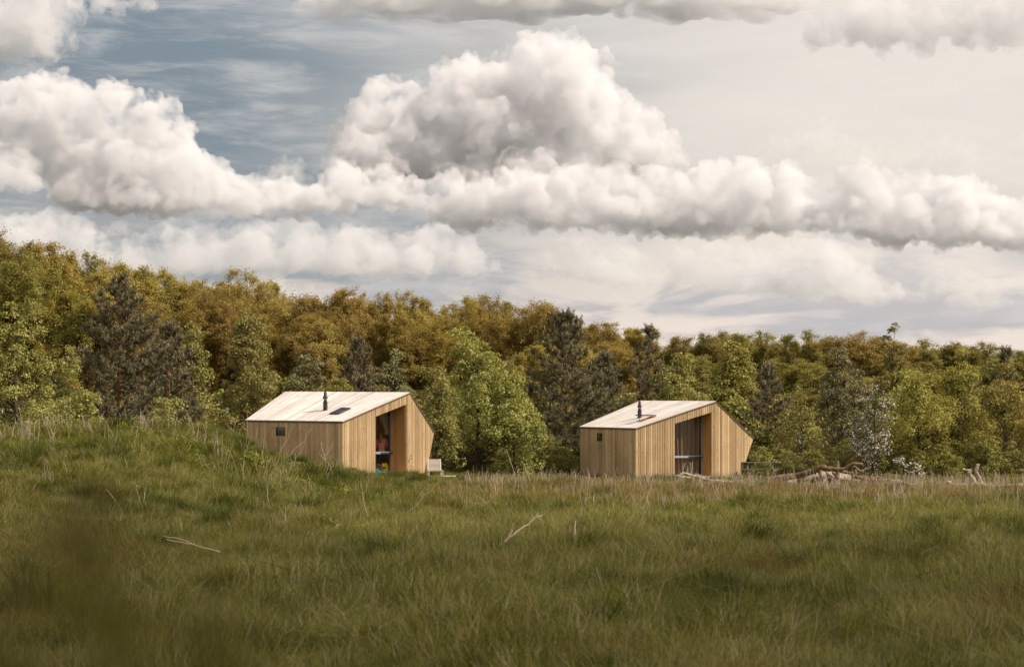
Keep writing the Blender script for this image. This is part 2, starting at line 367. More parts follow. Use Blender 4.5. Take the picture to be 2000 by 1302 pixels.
# ------------------------------------------------------------------ cabins
def board_wall(mb, o2, d2, n2, L, zb, zt, cuts=(), hole=None, seed=1, th=.03, pitch=(.085, .14), t0=0., gap=.019):
    """vertical boards on a wall that starts at plan point o2 and runs along d2, outward normal n2"""
    rd = random.Random(seed); e = [0.]
    stops = sorted(list(cuts)+[L])
    while e[-1] < L-1e-6:
        w = rd.uniform(*pitch); nxt = e[-1]+w
        for st in stops:
            if e[-1]+1e-6 < st <= nxt+.03: nxt = st; break
        e.append(nxt)
    def piece(a, b, za, zb_, ta, tb, tint, t):
        q = []
        for k in (0, t):
            for s, z in ((a, za), (b, zb_), (b, tb), (a, ta)):
                q.append((o2[0]+d2[0]*s+n2[0]*k, o2[1]+d2[1]*s+n2[1]*k, z))
        for f in ((4, 5, 6, 7), (0, 1, 5, 4), (1, 2, 6, 5), (2, 3, 7, 6), (3, 0, 4, 7)): mb.poly([q[i] for i in f], tint)
    for a, b in zip(e[:-1], e[1:]):
        g = gap if rd.random() < .85 else .004; a2, b2 = a+g/2, b-g/2
        tint = min(1, max(0, rd.gauss(.5+t0, .22))); t = th+rd.uniform(-.004, .004)
        m = (a+b)/2
        if hole and hole[0]-.001 <= a and b <= hole[1]+.001:
            piece(a2, b2, hole[3](a2), hole[3](b2), zt(a2), zt(b2), tint, t); piece(a2, b2, zb(a2), zb(b2), hole[2], hole[2], tint, t)
        else: piece(a2, b2, zb(a2), zb(b2), zt(a2), zt(b2), tint, t)
lerp = lambda a, b, t: a+(b-a)*t
A = Vector((0, 0, 2.35)); Pk = Vector((4.22, 0, 3.60)); Kk = Vector((6.72, .76, 1.90)); Q = Vector((5.84, .493, 0.))
B = Vector((0, 5.63, 2.42)); Rr = Vector((4.28, 7.45, 3.70)); K2 = Vector((6.72, 7.0, 1.95)); Q2 = Vector((5.84, 7.1, 0.))
OX0, OX1, OZ = 2.03, 3.985, .11
hdr = lambda s: 2.57+(s-OX0)*(3.10-2.57)/(OX1-OX0)
RC = .85
def make_cabin(loc, ang, label, open_skylight, seed):
    r = empty('cabin', loc, label, 'cabin', 'faceted larch cabins in the meadow', ang)
    # dark shell behind the boards (walls), 2 cm in
    sh = MB(); i_ = .02; z0 = -.35
    fl = [(i_, i_), (OX0, i_), (OX0, RC), (OX1, RC), (OX1, i_), (4.22, i_), (Q.x-.02, Q.y+.03), (Q2.x-.02, Q2.y-.1), (4.2, 7.35), (i_, 5.58)]
    def q4(a, b, ta, tb, mbx=sh, zb=z0, zb2=None): mbx.poly([(a[0], a[1], zb), (b[0], b[1], zb if zb2 is None else zb2), (b[0], b[1], tb), (a[0], a[1], ta)], .5)
    zr = lambda x: 2.31+(3.56-2.31)*x/4.22
    q4((i_, i_), (OX0, i_), zr(0), zr(OX0)); sh.poly([(OX0, i_, hdr(OX0)), (OX1, i_, hdr(OX1)), (OX1, i_, zr(OX1)), (OX0, i_, zr(OX0))])
    q4((OX0, i_), (OX1, i_), OZ-.03, OZ-.03); q4((OX1, i_), (4.22, i_), zr(OX1), 3.56)
    sh.poly([(4.22, i_, z0), (Q.x-.02, Q.y+.02, z0), (Kk.x-.03, Kk.y+.02, 1.86), (4.22, i_, 3.56)])
    sh.poly([(Q.x-.02, Q.y, z0), (Q2.x-.02, Q2.y, z0), (K2.x-.03, K2.y, 1.9), (Kk.x-.03, Kk.y, 1.86)])
    sh.poly([(Q2.x, Q2.y-.05, z0), (4.28, 7.4, z0), (4.28, 7.4, 3.64), (K2.x, K2.y-.05, 1.9)])
    sh.poly([(4.28, 7.4, z0), (i_, 5.58, z0), (i_, 5.58, 2.36), (4.28, 7.4, 3.64)])
    wy0, wy1, wz0, wz1 = 3.30, 3.86, 1.75, 2.12
    for a, b, c_, d in ((i_, wy0, z0, 2.33), (wy1, 5.58, z0, 2.35), (wy0, wy1, z0, wz0), (wy0, wy1, wz1, 2.34)):
        sh.poly([(i_, a, c_), (i_, b, c_), (i_, b, d), (i_, a, d)])
    sh.build('lining', M['felt'], r)
    w = MB()
    board_wall(w, (0, 0), (0, 1), (-1, 0), 5.63, lambda s: -.3, lambda s: lerp(A.z, B.z, s/5.63)-.02, cuts=(wy0, wy1), hole=(wy0, wy1, wz0, lambda s: wz1), seed=seed, t0=.12, gap=.013)
    w.build('side_wall', M['clad_side'], r)
    w = MB()
    board_wall(w, (0, 0), (1, 0), (0, -1), 4.22, lambda s: -.3, lambda s: lerp(A.z, Pk.z, s/4.22)-.02, cuts=(OX0, OX1), hole=(OX0, OX1, OZ, hdr), seed=seed+1)
    d = Vector((Kk.x-Pk.x, Kk.y-Pk.y)); L = d.length; d = d/L; sq = (Q.x-Pk.x)/(Kk.x-Pk.x)*L
    board_wall(w, (Pk.x, Pk.y), (d.x, d.y), (d.y, -d.x), L, lambda s: -.3*(1-s/sq*1.) if s < sq else max(0., (s-sq)/(L-sq)*Kk.z), lambda s: lerp(Pk.z, Kk.z, s/L)-.02, seed=seed+2)
    w.box((-.008, -.008, 1.02), (.045, .045, 2.62), tint=.75); w.box((4.225, -.018, 1.62), (.05, .035, 3.86), tint=.7)
    w.build('front_wall', M['clad'], r)
    w = MB()   # leaning east wall and the far walls
    for (a, b, ta, tb, n) in ((Q, Q2, Kk, K2, 40), (Q2, Vector((4.28, 7.45, 0)), K2, Rr, 20), (Vector((4.28, 7.45, 0)), Vector((0, 5.63, 0)), Rr, B, 36)):
        rd = random.Random(seed+9)
        for k in range(n):
            f0, f1 = (k+.05)/n, (k+.95)/n
            w.poly([a.lerp(b, f0)+Vector((0, 0, -.2)), a.lerp(b, f1)+Vector((0, 0, -.2)), ta.lerp(tb, f1), ta.lerp(tb, f0)], rd.gauss(.5, .15))
    w.build('back_wall', M['clad'], r)
    # roof: silvered boards, fanning from eave to ridge, above a dark edge
    up = Vector((0, 0, 1)); w = MB(); n = 44; rd = random.Random(seed+5)
    n1 = (Pk-A).cross(B-A).normalized(); oh = .05
    A_, B_ = A+Vector((-oh, -oh, -.012)), B+Vector((-oh, oh, -.012)); P_, R_ = Pk+Vector((0, -oh, .0)), Rr+Vector((0, oh, 0))
    sx0, sx1, st0, st1 = .22, .40, .175, .26      # roof-light opening in (slope, along) coordinates
    def rp(u, v): return A_.lerp(P_, u).lerp(B_.lerp(R_, u), v)
    vs = [0, st0, st1] + [k/n for k in range(1, n)] + [1]; vs = sorted(set(round(v, 4) for v in vs)); vs = [v for k, v in enumerate(vs) if k == 0 or v-vs[k-1] > .006 or v in (st0, st1, 1)]
    for v0, v1 in zip(vs[:-1], vs[1:]):
        g = (v1-v0)*.05; a, b = v0+g, v1-g
        cuts = [0, 1]; tint = min(1, max(0, rd.gauss(.55, .2)))
        if open_skylight and v0 >= st0-1e-4 and v1 <= st1+1e-4: cuts = [0, sx0, sx1, 1]
        else:
            cuts = sorted([0, 1]+[rd.uniform(.2, .8)])
        for k, (u0, u1) in enumerate(zip(cuts[:-1], cuts[1:])):
            if len(cuts) == 4 and k == 1: continue
            q = [rp(u0, a), rp(u1, a), rp(u1, b), rp(u0, b)]; tt = min(1, max(0, tint+rd.gauss(0, .07))); t = n1*(.03+rd.uniform(0, .004))
            w.poly([p+t for p in q], tt)
            for e in range(4): w.poly([q[e], q[(e+1) % 4], q[(e+1) % 4]+t, q[e]+t], tt)
    for k in range(30):       # short eastern slope
        f0, f1 = (k+.04)/30, (k+.96)/30; tt = rd.gauss(.5, .15); n2 = Vector((.56, 0, .83))*.03
        K_ = Kk+Vector((.03, -.05, -.02)); K2_ = K2+Vector((.03, .05, -.02))
        q = [P_.lerp(R_, f0), K_.lerp(K2_, f0), K_.lerp(K2_, f1), P_.lerp(R_, f1)]
        w.poly([p+n2 for p in q], tt)
    rf = w.build('roof', M['roofwood'], r)
    w = MB()
    if open_skylight:
        w.poly([rp(0, 0), rp(sx0, 0), rp(sx0, 1), rp(0, 1)]); w.poly([rp(sx1, 0), rp(1, 0), rp(1, 1), rp(sx1, 1)])
        w.poly([rp(sx0, 0), rp(sx1, 0), rp(sx1, st0), rp(sx0, st0)]); w.poly([rp(sx0, st1), rp(sx1, st1), rp(sx1, 1), rp(sx0, 1)])
    else: w.poly([rp(0, 0), rp(1, 0), rp(1, 1), rp(0, 1)])
    w.poly([P_+Vector((0, 0, -.004)), Kk+Vector((0, -.05, -.02)), K2+Vector((0, .05, -.02)), R_+Vector((0, 0, -.004))])
    for a, b in ((A_, P_), (P_, Kk+Vector((.03, -.05, -.02))), (A_, B_)):
        out = Vector((0, -.012, 0)) if a.y < 1 and b.y < 1 else Vector((-.012, 0, 0))
        dz = Vector((0, 0, -.052))
        w.poly([a+out+dz, b+out+dz, b+out+up*.012, a+out+up*.012]); w.poly([a+dz, b+dz, b+out+dz, a+out+dz])
    w.build('roof_edge', M['trim'], rf)
    # deep entrance recess
    w = MB()
    board_wall(w, (OX1, 0), (0, 1), (-1, 0), RC, lambda s: OZ, lambda s: hdr(OX1), seed=seed+3, th=.02)
    board_wall(w, (OX0, 0), (0, 1), (1, 0), RC, lambda s: OZ, lambda s: hdr(OX0), seed=seed+4, th=.012)
    for k in range(9):
        y0, y1 = k*RC/9+.003, (k+1)*RC/9-.003
        w.poly([(OX0, y0, hdr(OX0)-.004), (OX1, y0, hdr(OX1)-.004), (OX1, y1, hdr(OX1)-.004), (OX0, y1, hdr(OX0)-.004)], rd.gauss(.5, .15))
    w.build('entrance_recess', M['reveal'], r)
    w = MB(); w.box(((OX0+OX1)/2, RC/2-.04, OZ-.02), (OX1-OX0-.01, RC+.1, .055), tint=.8); w.build('door_sill', M['palewood'], r, bevel=.006)
    # glazed front
    gz0, gy = OZ+.01, RC
    f = MB()
    for s in (OX0+.045, OX1-.05): f.box((s, gy-.03, (gz0+hdr(s))/2), (.05, .06, hdr(s)-gz0-.02))
    f.box(((OX0+OX1)/2, gy-.03, gz0+.03), (OX1-OX0-.06, .055, .06))
    fo = f.build('glazed_door', M['alu'], r)
    f = MB(); f.poly([(OX0+.04, gy-.02, gz0+.03), (OX1-.05, gy-.02, gz0+.03), (OX1-.05, gy-.02, hdr(OX1)-.02), (OX0+.04, gy-.02, hdr(OX0)-.02)]); f.build('pane', M['glass'], fo)
    f = MB(); f.box(((OX0+OX1)/2, gy-.10, 1.02), (OX1-OX0-.03, .07, .10)); f.build('crossbar', M['alu'], fo, bevel=.012)
    f = MB(); f.box((OX1-.42, gy-.142, 1.005), (.78, .012, .06)); f.build('handle', M['darkalu'], fo)
    # interior
    f = MB(); f.poly([(.05, .05, .12), (5.6, .5, .12), (5.6, 7, .12), (.05, 5.5, .12)]); f.poly([(.05, 4.6, .12), (5.8, 5.1, .12), (5.8, 5.1, 3.3), (.05, 4.6, 2.3)])
    f.poly([(5.3, .9, .12), (5.3, 5.1, .12), (5.3, 5.1, 2.6), (5.3, .9, 2.6)]); f.poly([(.9, .05, .12), (.9, 4.7, .12), (.9, 4.7, 2.5), (.9, .05, 2.5)])
    f.build('interior_lining', M['inside'], r)
    # square window in the side wall
    f = MB(); wc = ((wy0+wy1)/2, (wz0+wz1)/2)
    for y, z, dy, dz in ((wy0+.02, wc[1], .04, wz1-wz0), (wy1-.02, wc[1], .04, wz1-wz0), (wc[0], wz0+.02, wy1-wy0-.085, .04), (wc[0], wz1-.02, wy1-wy0-.085, .04)): f.box((-.005, y, z), (.03, dy, dz))
    fw = f.build('window', M['felt'], r)
    f = MB(); f.poly([(.002, wy0+.03, wz0+.03), (.002, wy1-.03, wz0+.03), (.002, wy1-.03, wz1-.03), (.002, wy0+.03, wz1-.03)]); f.build('pane', M['dimglass'], fw)
    # flue
    zc = (A.z+(Pk.z-A.z)*1.47/4.22)+.06; cx, cy = 1.47, 2.37
    f = MB()
    def ring(prof, mb): 
        for (z0_, r0), (z1_, r1) in zip(prof[:-1], prof[1:]): mb.tube([(cx, cy, zc+z0_), (cx, cy, zc+z1_)], [r0, r1], 16)
    ring([(-.12, .115), (.02, .115)], f); ring([(0, .095), (.36, .095)], f)
    ring([(.36, .07), (.46, .07)], f)
    ch = f.build('chimney', M['steel'], r)
    f = MB(); ring([(.345, .125), (.365, .125)], f); ring([(.47, .075), (.478, .085)], f); f.build('collar', M['steel'], ch)
    f = MB(); ring([(.48, .075), (.50, .105), (.56, .10), (.68, .062), (.70, .06), (.72, .072), (.78, .05), (.80, .03)], f); f.build('cowl', M['steel'], ch)
    # roof light
    c4 = [rp(sx0, st0), rp(sx1, st0), rp(sx1, st1), rp(sx0, st1)]
    f = MB()
    if open_skylight:
        for e in range(4):
            a, b = c4[e]+n1*.06, c4[(e+1) % 4]+n1*.06; f.poly([a-n1*.34, b-n1*.34, b, a])
        so = f.build('skylight', M['reveal'], r)
        hl = MB(); hin = (c4[1], c4[2]); ln = (c4[0]-c4[1]).length
        ax_ = (c4[2]-c4[1]).normalized(); dirn = Matrix.Rotation(R(-17), 3, ax_) @ (c4[0]-c4[1]).normalized()
        if dirn.z < (c4[0]-c4[1]).normalized().z: dirn = Matrix.Rotation(R(17), 3, ax_) @ (c4[0]-c4[1]).normalized()
        nn = dirn.cross(ax_).normalized()
        if nn.z < 0: nn = -nn
        b1, b2 = c4[1]+n1*.08, c4[2]+n1*.08
        q = [b1, b2, b2+dirn*ln, b1+dirn*ln]
        for e in range(4):
            a, b = q[e], q[(e+1) % 4]; hl.tube([a+nn*.02, b+nn*.02], .03, 6)
        sa = hl.build('sash', M['darkalu'], so)
        p_ = MB(); p_.poly([v+nn*.02 for v in q]); p_.build('pane', M['glass'], so)
        st = MB(); st.tube([(q[3]+q[2])/2+Vector((0, 0, 0)), (c4[0]+c4[3])/2+n1*.05], .012, 6); st.build('stay', M['darkalu'], so)
    else:
        for e in range(4):
            a, b = c4[e]+n1*.065, c4[(e+1) % 4]+n1*.065; f.tube([a, b], .035, 6)
        so = f.build('skylight', M['darkalu'], r)
        p_ = MB(); p_.poly([v+n1*.07 for v in c4]); p_.build('pane', M['glass'], so)
        p_ = MB(); p_.poly([v+n1*.04 for v in c4]); p_.build('blind', plain('dark_blind', (.05, .055, .06), .8), so)
    return r
C1 = (-7.08, 101.05, 0.0); C2 = (5.72, 111.42, -.28)
cab1 = make_cabin(C1, R(51.17), 'left larch cabin half hidden by the grassy mound, closed roof light', False, 11)
cab2 = make_cabin(C2, R(25.47), 'right larch cabin with its roof light propped open and curtain drawn', True, 29)
def in_cabin(c, ang, p):
    v = Matrix.Rotation(ang, 3, 'Z') @ Vector(p); return Vector(c)+v

# curtains
def curtain_mesh(x0, x1, y, zb, zt, folds, amp, seed, gather=None):
    nu, nv = 90, 24; rd = random.Random(seed); ph = [rd.uniform(0, 6.28) for _ in range(4)]; V = []
    for j in range(nv+1):
        for i in range(nu+1):
            u, v = i/nu, j/nv; x = lerp(x0, x1, u); z = lerp(zb(x), zt(x), v)
            if gather: x = lerp(x, gather[0]+(x-gather[0])*gather[2], math.exp(-((z-gather[1])/.55)**2))
            d = amp*(math.sin(u*folds*6.28+ph[0])+.5*math.sin(u*folds*2.3*6.28+ph[1]+v*1.5)+.4*math.sin(u*3+v*4+ph[2]))
            V.append((x+.05*math.sin(v*3+u*5+ph[3]), y+d, z))
    f = [(j*(nu+1)+i, j*(nu+1)+i+1, (j+1)*(nu+1)+i+1, (j+1)*(nu+1)+i) for j in range(nv) for i in range(nu)]
    return mesh_np('curtain', V, f, 4, mat=M['curtain'], smooth=True)
o = link('curtain', curtain_mesh(OX0+.04, OX1-.04, RC+.14, lambda x: .15, lambda x: hdr(x)-.04, 7, .085, 4), loc=C2); o.rotation_euler = (0, 0, R(25.47))
tag(o, 'brown curtain drawn across the whole glass front of the right cabin', 'curtain')
o = link('curtain', curtain_mesh(3.25, OX1-.02, RC+.10, lambda x: 1.8, lambda x: hdr(x)-.04, 4, .03, 8, gather=(3.93, 1.9, .22)), loc=C1); o.rotation_euler = (0, 0, R(51.17))
tag(o, 'tied back curtain hanging behind the glass of the left cabin, above the person', 'curtain')

# person standing behind the glass of the left cabin, seen from behind
def skin(name, pts, edges, rad, mat, parent, sub=2, rootv=0):
    me = bpy.data.meshes.new(name); me.from_pydata(pts, edges, []); o = link(name, me, parent); me.materials.append(mat)
    md = o.modifiers.new('skin', 'SKIN'); md.use_smooth_shade = True
    for i, r_ in enumerate(rad):
        d = me.skin_vertices[0].data[i]; d.radius = r_ if isinstance(r_, tuple) else (r_, r_); d.use_root = i == rootv
    s2 = o.modifiers.new('sub', 'SUBSURF'); s2.levels = sub; s2.render_levels = sub
    return o
def check_mat():
    m, t, b, o = new_mat('red_checked_cloth'); oc = t.n('ShaderNodeTexCoord').outputs['Object']
    sp = t.n('ShaderNodeSeparateXYZ'); t.l(oc, sp.inputs[0])
    a = t.math('GREATER_THAN', t.math('FRACT', t.math('MULTIPLY', sp.outputs[0], 14)), .6); c_ = t.math('GREATER_THAN', t.math('FRACT', t.math('MULTIPLY', sp.outputs[2], 14)), .6)
    f = t.math('MULTIPLY', t.math('ADD', a, c_), .5)
    t.l(t.mix(f, (.70, .10, .08), (.85, .50, .42)), b.inputs['Base Color']); b.inputs['Roughness'].default_value = .9
    return m
skinm = plain('skin', (.62, .40, .30), .6, 0, .05); hairm = plain('auburn_hair', (.34, .13, .05), .55, 0, .4, 14); jeans = plain('dark_trousers', (.035, .035, .045), .9)
pp = in_cabin(C1, R(51.17), (3.93, RC+.50, .12))
person = empty('person', pp, 'person with long auburn hair in a red checked shirt, standing with back to the glass', 'person', None, R(-6))
k = 1.0
J = [(0, 0, 1.0), (0, 0, 1.2), (0, .01, 1.42), (0, .0, 1.56), (0, -.01, 1.66), (0, -.01, 1.80),
     (.19, 0, 1.47), (.25, .05, 1.2), (.17, .22, 1.08), (-.19, 0, 1.47), (-.25, .05, 1.2), (-.17, .22, 1.08),
     (.10, 0, .92), (.11, .03, .5), (.11, -.01, .09), (.12, .12, .04), (-.10, 0, .92), (-.11, .03, .5), (-.11, -.01, .09), (-.12, .12, .04)]
Ed = [(0, 1), (1, 2), (2, 3), (3, 4), (4, 5), (2, 6), (6, 7), (7, 8), (2, 9), (9, 10), (10, 11), (0, 12), (12, 13), (13, 14), (14, 15), (0, 16), (16, 17), (17, 18), (18, 19)]
Rd = [(.16, .11), (.13, .10), (.17, .11), (.055, .055), (.085, .095), (.075, .09), .055, .042, .032, .055, .042, .032, .085, .06, .042, .035, .085, .06, .042, .035]
skin('body', J, Ed, Rd, skinm, person)
skin('shirt', [(0, 0, .98), (0, 0, 1.2), (0, .01, 1.42), (0, .0, 1.50), (.19, 0, 1.46), (.255, .05, 1.2), (.19, .2, 1.09), (-.19, 0, 1.46), (-.255, .05, 1.2), (-.19, .2, 1.09)],
     [(0, 1), (1, 2), (2, 3), (2, 4), (4, 5), (5, 6), (2, 7), (7, 8), (8, 9)], [(.19, .135), (.165, .125), (.195, .13), (.09, .08), .075, .06, .05, .075, .06, .05], check_mat(), person)
skin('trousers', [(0, 0, .98), (.10, 0, .88), (.11, .03, .5), (.11, -.01, .12), (-.10, 0, .88), (-.11, .03, .5), (-.11, -.01, .12)], [(0, 1), (1, 2), (2, 3), (0, 4), (4, 5), (5, 6)],
     [(.165, .12), .10, .075, .055, .10, .075, .055], jeans, person)
skin('hair', [(0, -.01, 1.84), (0, -.045, 1.74), (-.01, -.09, 1.6), (-.02, -.13, 1.45), (-.03, -.14, 1.3)], [(0, 1), (1, 2), (2, 3), (3, 4)], [(.07, .08), (.115, .11), (.12, .08), (.115, .055), (.05, .02)], hairm, person)
for s_ in (-1, 1):
    hm = MB()
    hx, hy, hz = s_*.17, .25, 1.06
    hm.box((hx, hy+.02, hz), (.028, .085, .075), tint=.5)
    for q_ in range(4): hm.tube([(hx, hy+.06, hz+.026-q_*.018), (hx-s_*.012, hy+.09, hz+.022-q_*.018), (hx-s_*.03, hy+.10-.004*q_, hz+.02-q_*.018)], [.009, .008, .006], 6)
    hm.tube([(hx-s_*.01, hy+.0, hz+.035), (hx-s_*.03, hy+.04, hz+.055), (hx-s_*.035, hy+.07, hz+.05)], [.011, .009, .007], 6)
    hm.build('hand', skinm, person, smooth=True)

# things lying behind the glass of the left cabin
def lump(name, loc, d, mat, seed, label, cat, sub=3, noise_=.18, squash=None):
    bm = bmesh.new(); bmesh.ops.create_icosphere(bm, subdivisions=sub, radius=.5); rd = random.Random(seed); a = [rd.uniform(0, 6.28) for _ in range(6)]
    for v in bm.verts:
        p = v.co*2; n_ = 1+noise_*(math.sin(p.x*5+a[0])*math.sin(p.y*6+a[1])+.7*math.sin(p.z*7+a[2]+p.x*4)+.5*math.sin(p.y*11+a[3]-p.z*9))
        v.co = Vector((v.co.x*n_*d[0], v.co.y*n_*d[1], max(v.co.z, -.42)*n_*d[2]))
    me = bpy.data.meshes.new(name); bm.to_mesh(me); bm.free(); me.materials.append(mat); me.polygons.foreach_set('use_smooth', np.ones(len(me.polygons), bool))
    o = link(name, me, loc=loc); return tag(o, label, cat)
ia = R(51.17)
lump('blanket', in_cabin(C1, ia, (3.54, RC+.34, .33)), (.62, .3, .42), plain('brown_fleece', (.10, .055, .03), .95, 0, .4, 10), 3, 'crumpled dark brown blanket behind the glass, left of the yellow bag', 'blanket')
lump('towel', in_cabin(C1, ia, (3.18, RC+.14, .22)), (.34, .2, .22), plain('turquoise_towel', (.03, .36, .42), .9, 0, .2), 5, 'crumpled turquoise towel in the lower left corner of the glass', 'towel')
lump('towel', in_cabin(C1, ia, (3.41, RC+.10, .185)), (.36, .12, .13), plain('turquoise_towel_light', (.05, .42, .50), .9, 0, .2), 6, 'small turquoise cloth lying between blanket and yellow bag', 'towel')
yb = empty('shopping_bag', in_cabin(C1, ia, (3.80, RC+.20, .125)), 'shiny yellow carrier bag standing on the cabin floor behind the glass', 'bag', None, ia)
m_ = MB(); rd = random.Random(2)
ringp = []
for z, w_, d_ in ((0, .42, .2), (.12, .46, .22), (.3, .44, .18), (.44, .40, .10)):
    ringp.append([(w_/2*math.copysign(abs(math.cos(a))**.5, math.cos(a))+rd.uniform(-.012, .012), d_/2*math.copysign(abs(math.sin(a))**.5, math.sin(a))+rd.uniform(-.012, .012), z+rd.uniform(-.01, .01)) for a in [6.2832*q_/14 for q_ in range(14)]])
for a_, b_ in zip(ringp[:-1], ringp[1:]):
    for q_ in range(14): m_.poly([a_[q_], a_[(q_+1) % 14], b_[(q_+1) % 14], b_[q_]])
m_.build('bag_body', plain('yellow_plastic', (.78, .50, .02), .35, 0, .15, 6), yb)
m_ = MB(); m_.box((.04, -.115, .10), (.2, .006, .06)); m_.build('print', plain('grey_print', (.45, .45, .42), .5), yb)

# ------------------------------------------------------------------ garden furniture
def lounger(loc, rz, label, mat):
    r = empty('slatted_lounger', loc, label, 'lounger', None, rz)
    def slats(name, p0, p1, n, wd, par):
        mb = MB(); p0, p1 = Vector(p0), Vector(p1); d = (p1-p0); sl = d.length/n; ang = math.atan2(d.z, d.y)
        for k in range(n):
            c = p0+d*((k+.5)/n); mb.box(c, (wd, sl*.58, .02), Matrix.Rotation(ang, 3, 'X'), rd.gauss(.5, .15))
        return mb.build(name, mat, par)
    rd = random.Random(3)
    slats('seat', (0, -.75, .24), (0, .35, .24), 14, .64, r)
    bo = slats('backrest', (0, .36, .26), (0, .62, .72), 9, .64, r)
    for s in (-1, 1):
        f = MB(); f.tube([(s*.27, .34, .25), (s*.27, .63, .74)], .018, 6); f.build('rail', mat, bo)
        f = MB(); f.box((s*.30, -.2, .205), (.035, 1.15, .045)); f.build('side_rail', mat, r)
        for y in (-.68, .30):
            f = MB(); f.box((s*.30, y, .09), (.045, .05, .19)); f.build('leg', mat, r)
    return r
dk = ground_at(853, 105.6); dk.z = -.02
m_ = MB(); rd = random.Random(1)
for k in range(13): m_.box((-.75+k*.125, 0, 0), (.115, 1.5, .035), None, rd.gauss(.6, .15))
dko = m_.build('deck', M['palewood'], loc=dk); tag(dko, 'low pale wooden deck beside the left cabin, under the slatted lounger', 'deck')
m_ = MB()
for x_ in (-.7, 0, .7): m_.box((x_, 0, -.09), (.07, 1.45, .12))
m_.build('joist', M['palewood'], dko)
lounger((dk.x-.08, dk.y-.15, dk.z+.02), R(6), 'pale slatted wooden lounger on the deck beside the left cabin', M['palewood'])
l2 = ground_at(1573, 118); lounger((l2.x, l2.y, l2.z+.0), R(-12), 'grey slatted lounger behind the fallen trunks, mostly hidden by them', M['greywood'])
pt = ground_at(1487, 114.5)
M['table'] = wood_mat('dark_weathered_wood', (.11, .092, .07), (.27, .235, .19), grain=(.8, 9, 9), knots=False)
tb = empty('picnic_table', (pt.x, pt.y, pt.z), 'weathered grey picnic table with fixed benches right of the right cabin', 'picnic table', None, R(-14))
m_ = MB(); rd = random.Random(8)
for k in range(5): m_.box((0, -.30+k*.15, .75), (1.8, .138, .04), None, rd.gauss(.5, .2))
m_.build('table_top', M['table'], tb, bevel=.005)
for s in (-1, 1):
    m_ = MB()
    for k in range(2): m_.box((0, s*(.62+k*.13), .44), (1.8, .12, .04), None, rd.gauss(.5, .2))
    m_.build('bench', M['table'], tb, bevel=.005)
for x_ in (-.6, .6):
    m_ = MB()
    for s in (-1, 1):
        a, b = Vector((x_, s*.60, 0)), Vector((x_, s*.22, .73)); d_ = b-a
        m_.box((a+b)/2, (.05, .11, d_.length), Matrix.Rotation(math.atan2(-d_.y, d_.z), 3, 'X').to_3x3())
    m_.box((x_+.05, 0, .40), (.045, 1.5, .10)); m_.box((x_+.05, 0, .70), (.045, .68, .08))
    m_.build('trestle', M['table'], tb)

# ------------------------------------------------------------------ vehicles glimpsed through the trees
paint = plain('white_vehicle_paint', (.72, .72, .74), .3, 0, .03); tyre = plain('tyre_rubber', (.02, .02, .02), .9); darkglass = plain('tinted_glass', (.03, .04, .05), .08)
redm = plain('red_lamp_lens', (.45, .02, .02), .3)
def car(loc, rz):
    r = empty('parked_car', loc, 'silver white car parked behind the trees between the two cabins', 'car', None, rz)
    prof = [(-2.1, .35), (-2.15, .75), (-1.95, .95), (-1.6, 1.0), (-1.15, 1.42), (-.6, 1.5), (.3, 1.47), (.95, 1.05), (1.85, .92), (2.12, .7), (2.1, .35)]
    m_ = MB(); ins = [0, 0, .03, .06, .16, .18, .17, .07, .05, .02, 0]; n = len(prof)
    L_ = [(x, -.86+i_, z) for (x, z), i_ in zip(prof, ins)]; Rt = [(x, .86-i_, z) for (x, z), i_ in zip(prof, ins)]
    m_.poly(L_[::-1]); m_.poly(Rt)
    for i in range(n-1): m_.poly([L_[i], L_[i+1], Rt[i+1], Rt[i]])
    m_.poly([L_[0], Rt[0], Rt[-1], L_[-1]]); m_.build('body', paint, r, bevel=.04)
    for s in (-1, 1):
        w_ = MB(); w_.poly([(-1.2, s*.80, 1.02), (.8, s*.80, 1.02), (.28, s*.72, 1.40), (-.95, s*.72, 1.40)]); w_.build('side_window', darkglass, r)
        l_ = MB(); l_.box((-2.12, s*.65, .8), (.06, .26, .14)); l_.build('tail_light', redm, r)
        for x in (-1.3, 1.35):
            w_ = MB(); w_.tube([(x, s*.70, .32), (x, s*.88, .32)], .32, 20); wo_ = w_.build('wheel', tyre, r)
            w_ = MB(); w_.tube([(x, s*.86, .32), (x, s*.89, .32)], .2, 12); w_.build('rim', M['alu'], wo_)
    w_ = MB(); w_.poly([(.42, -.66, 1.42), (.42, .66, 1.42), (.93, .76, 1.08), (.93, -.76, 1.08)]); w_.build('windscreen', darkglass, r)
    return r
cp = ground_at(998, 132); car(cp, R(12))
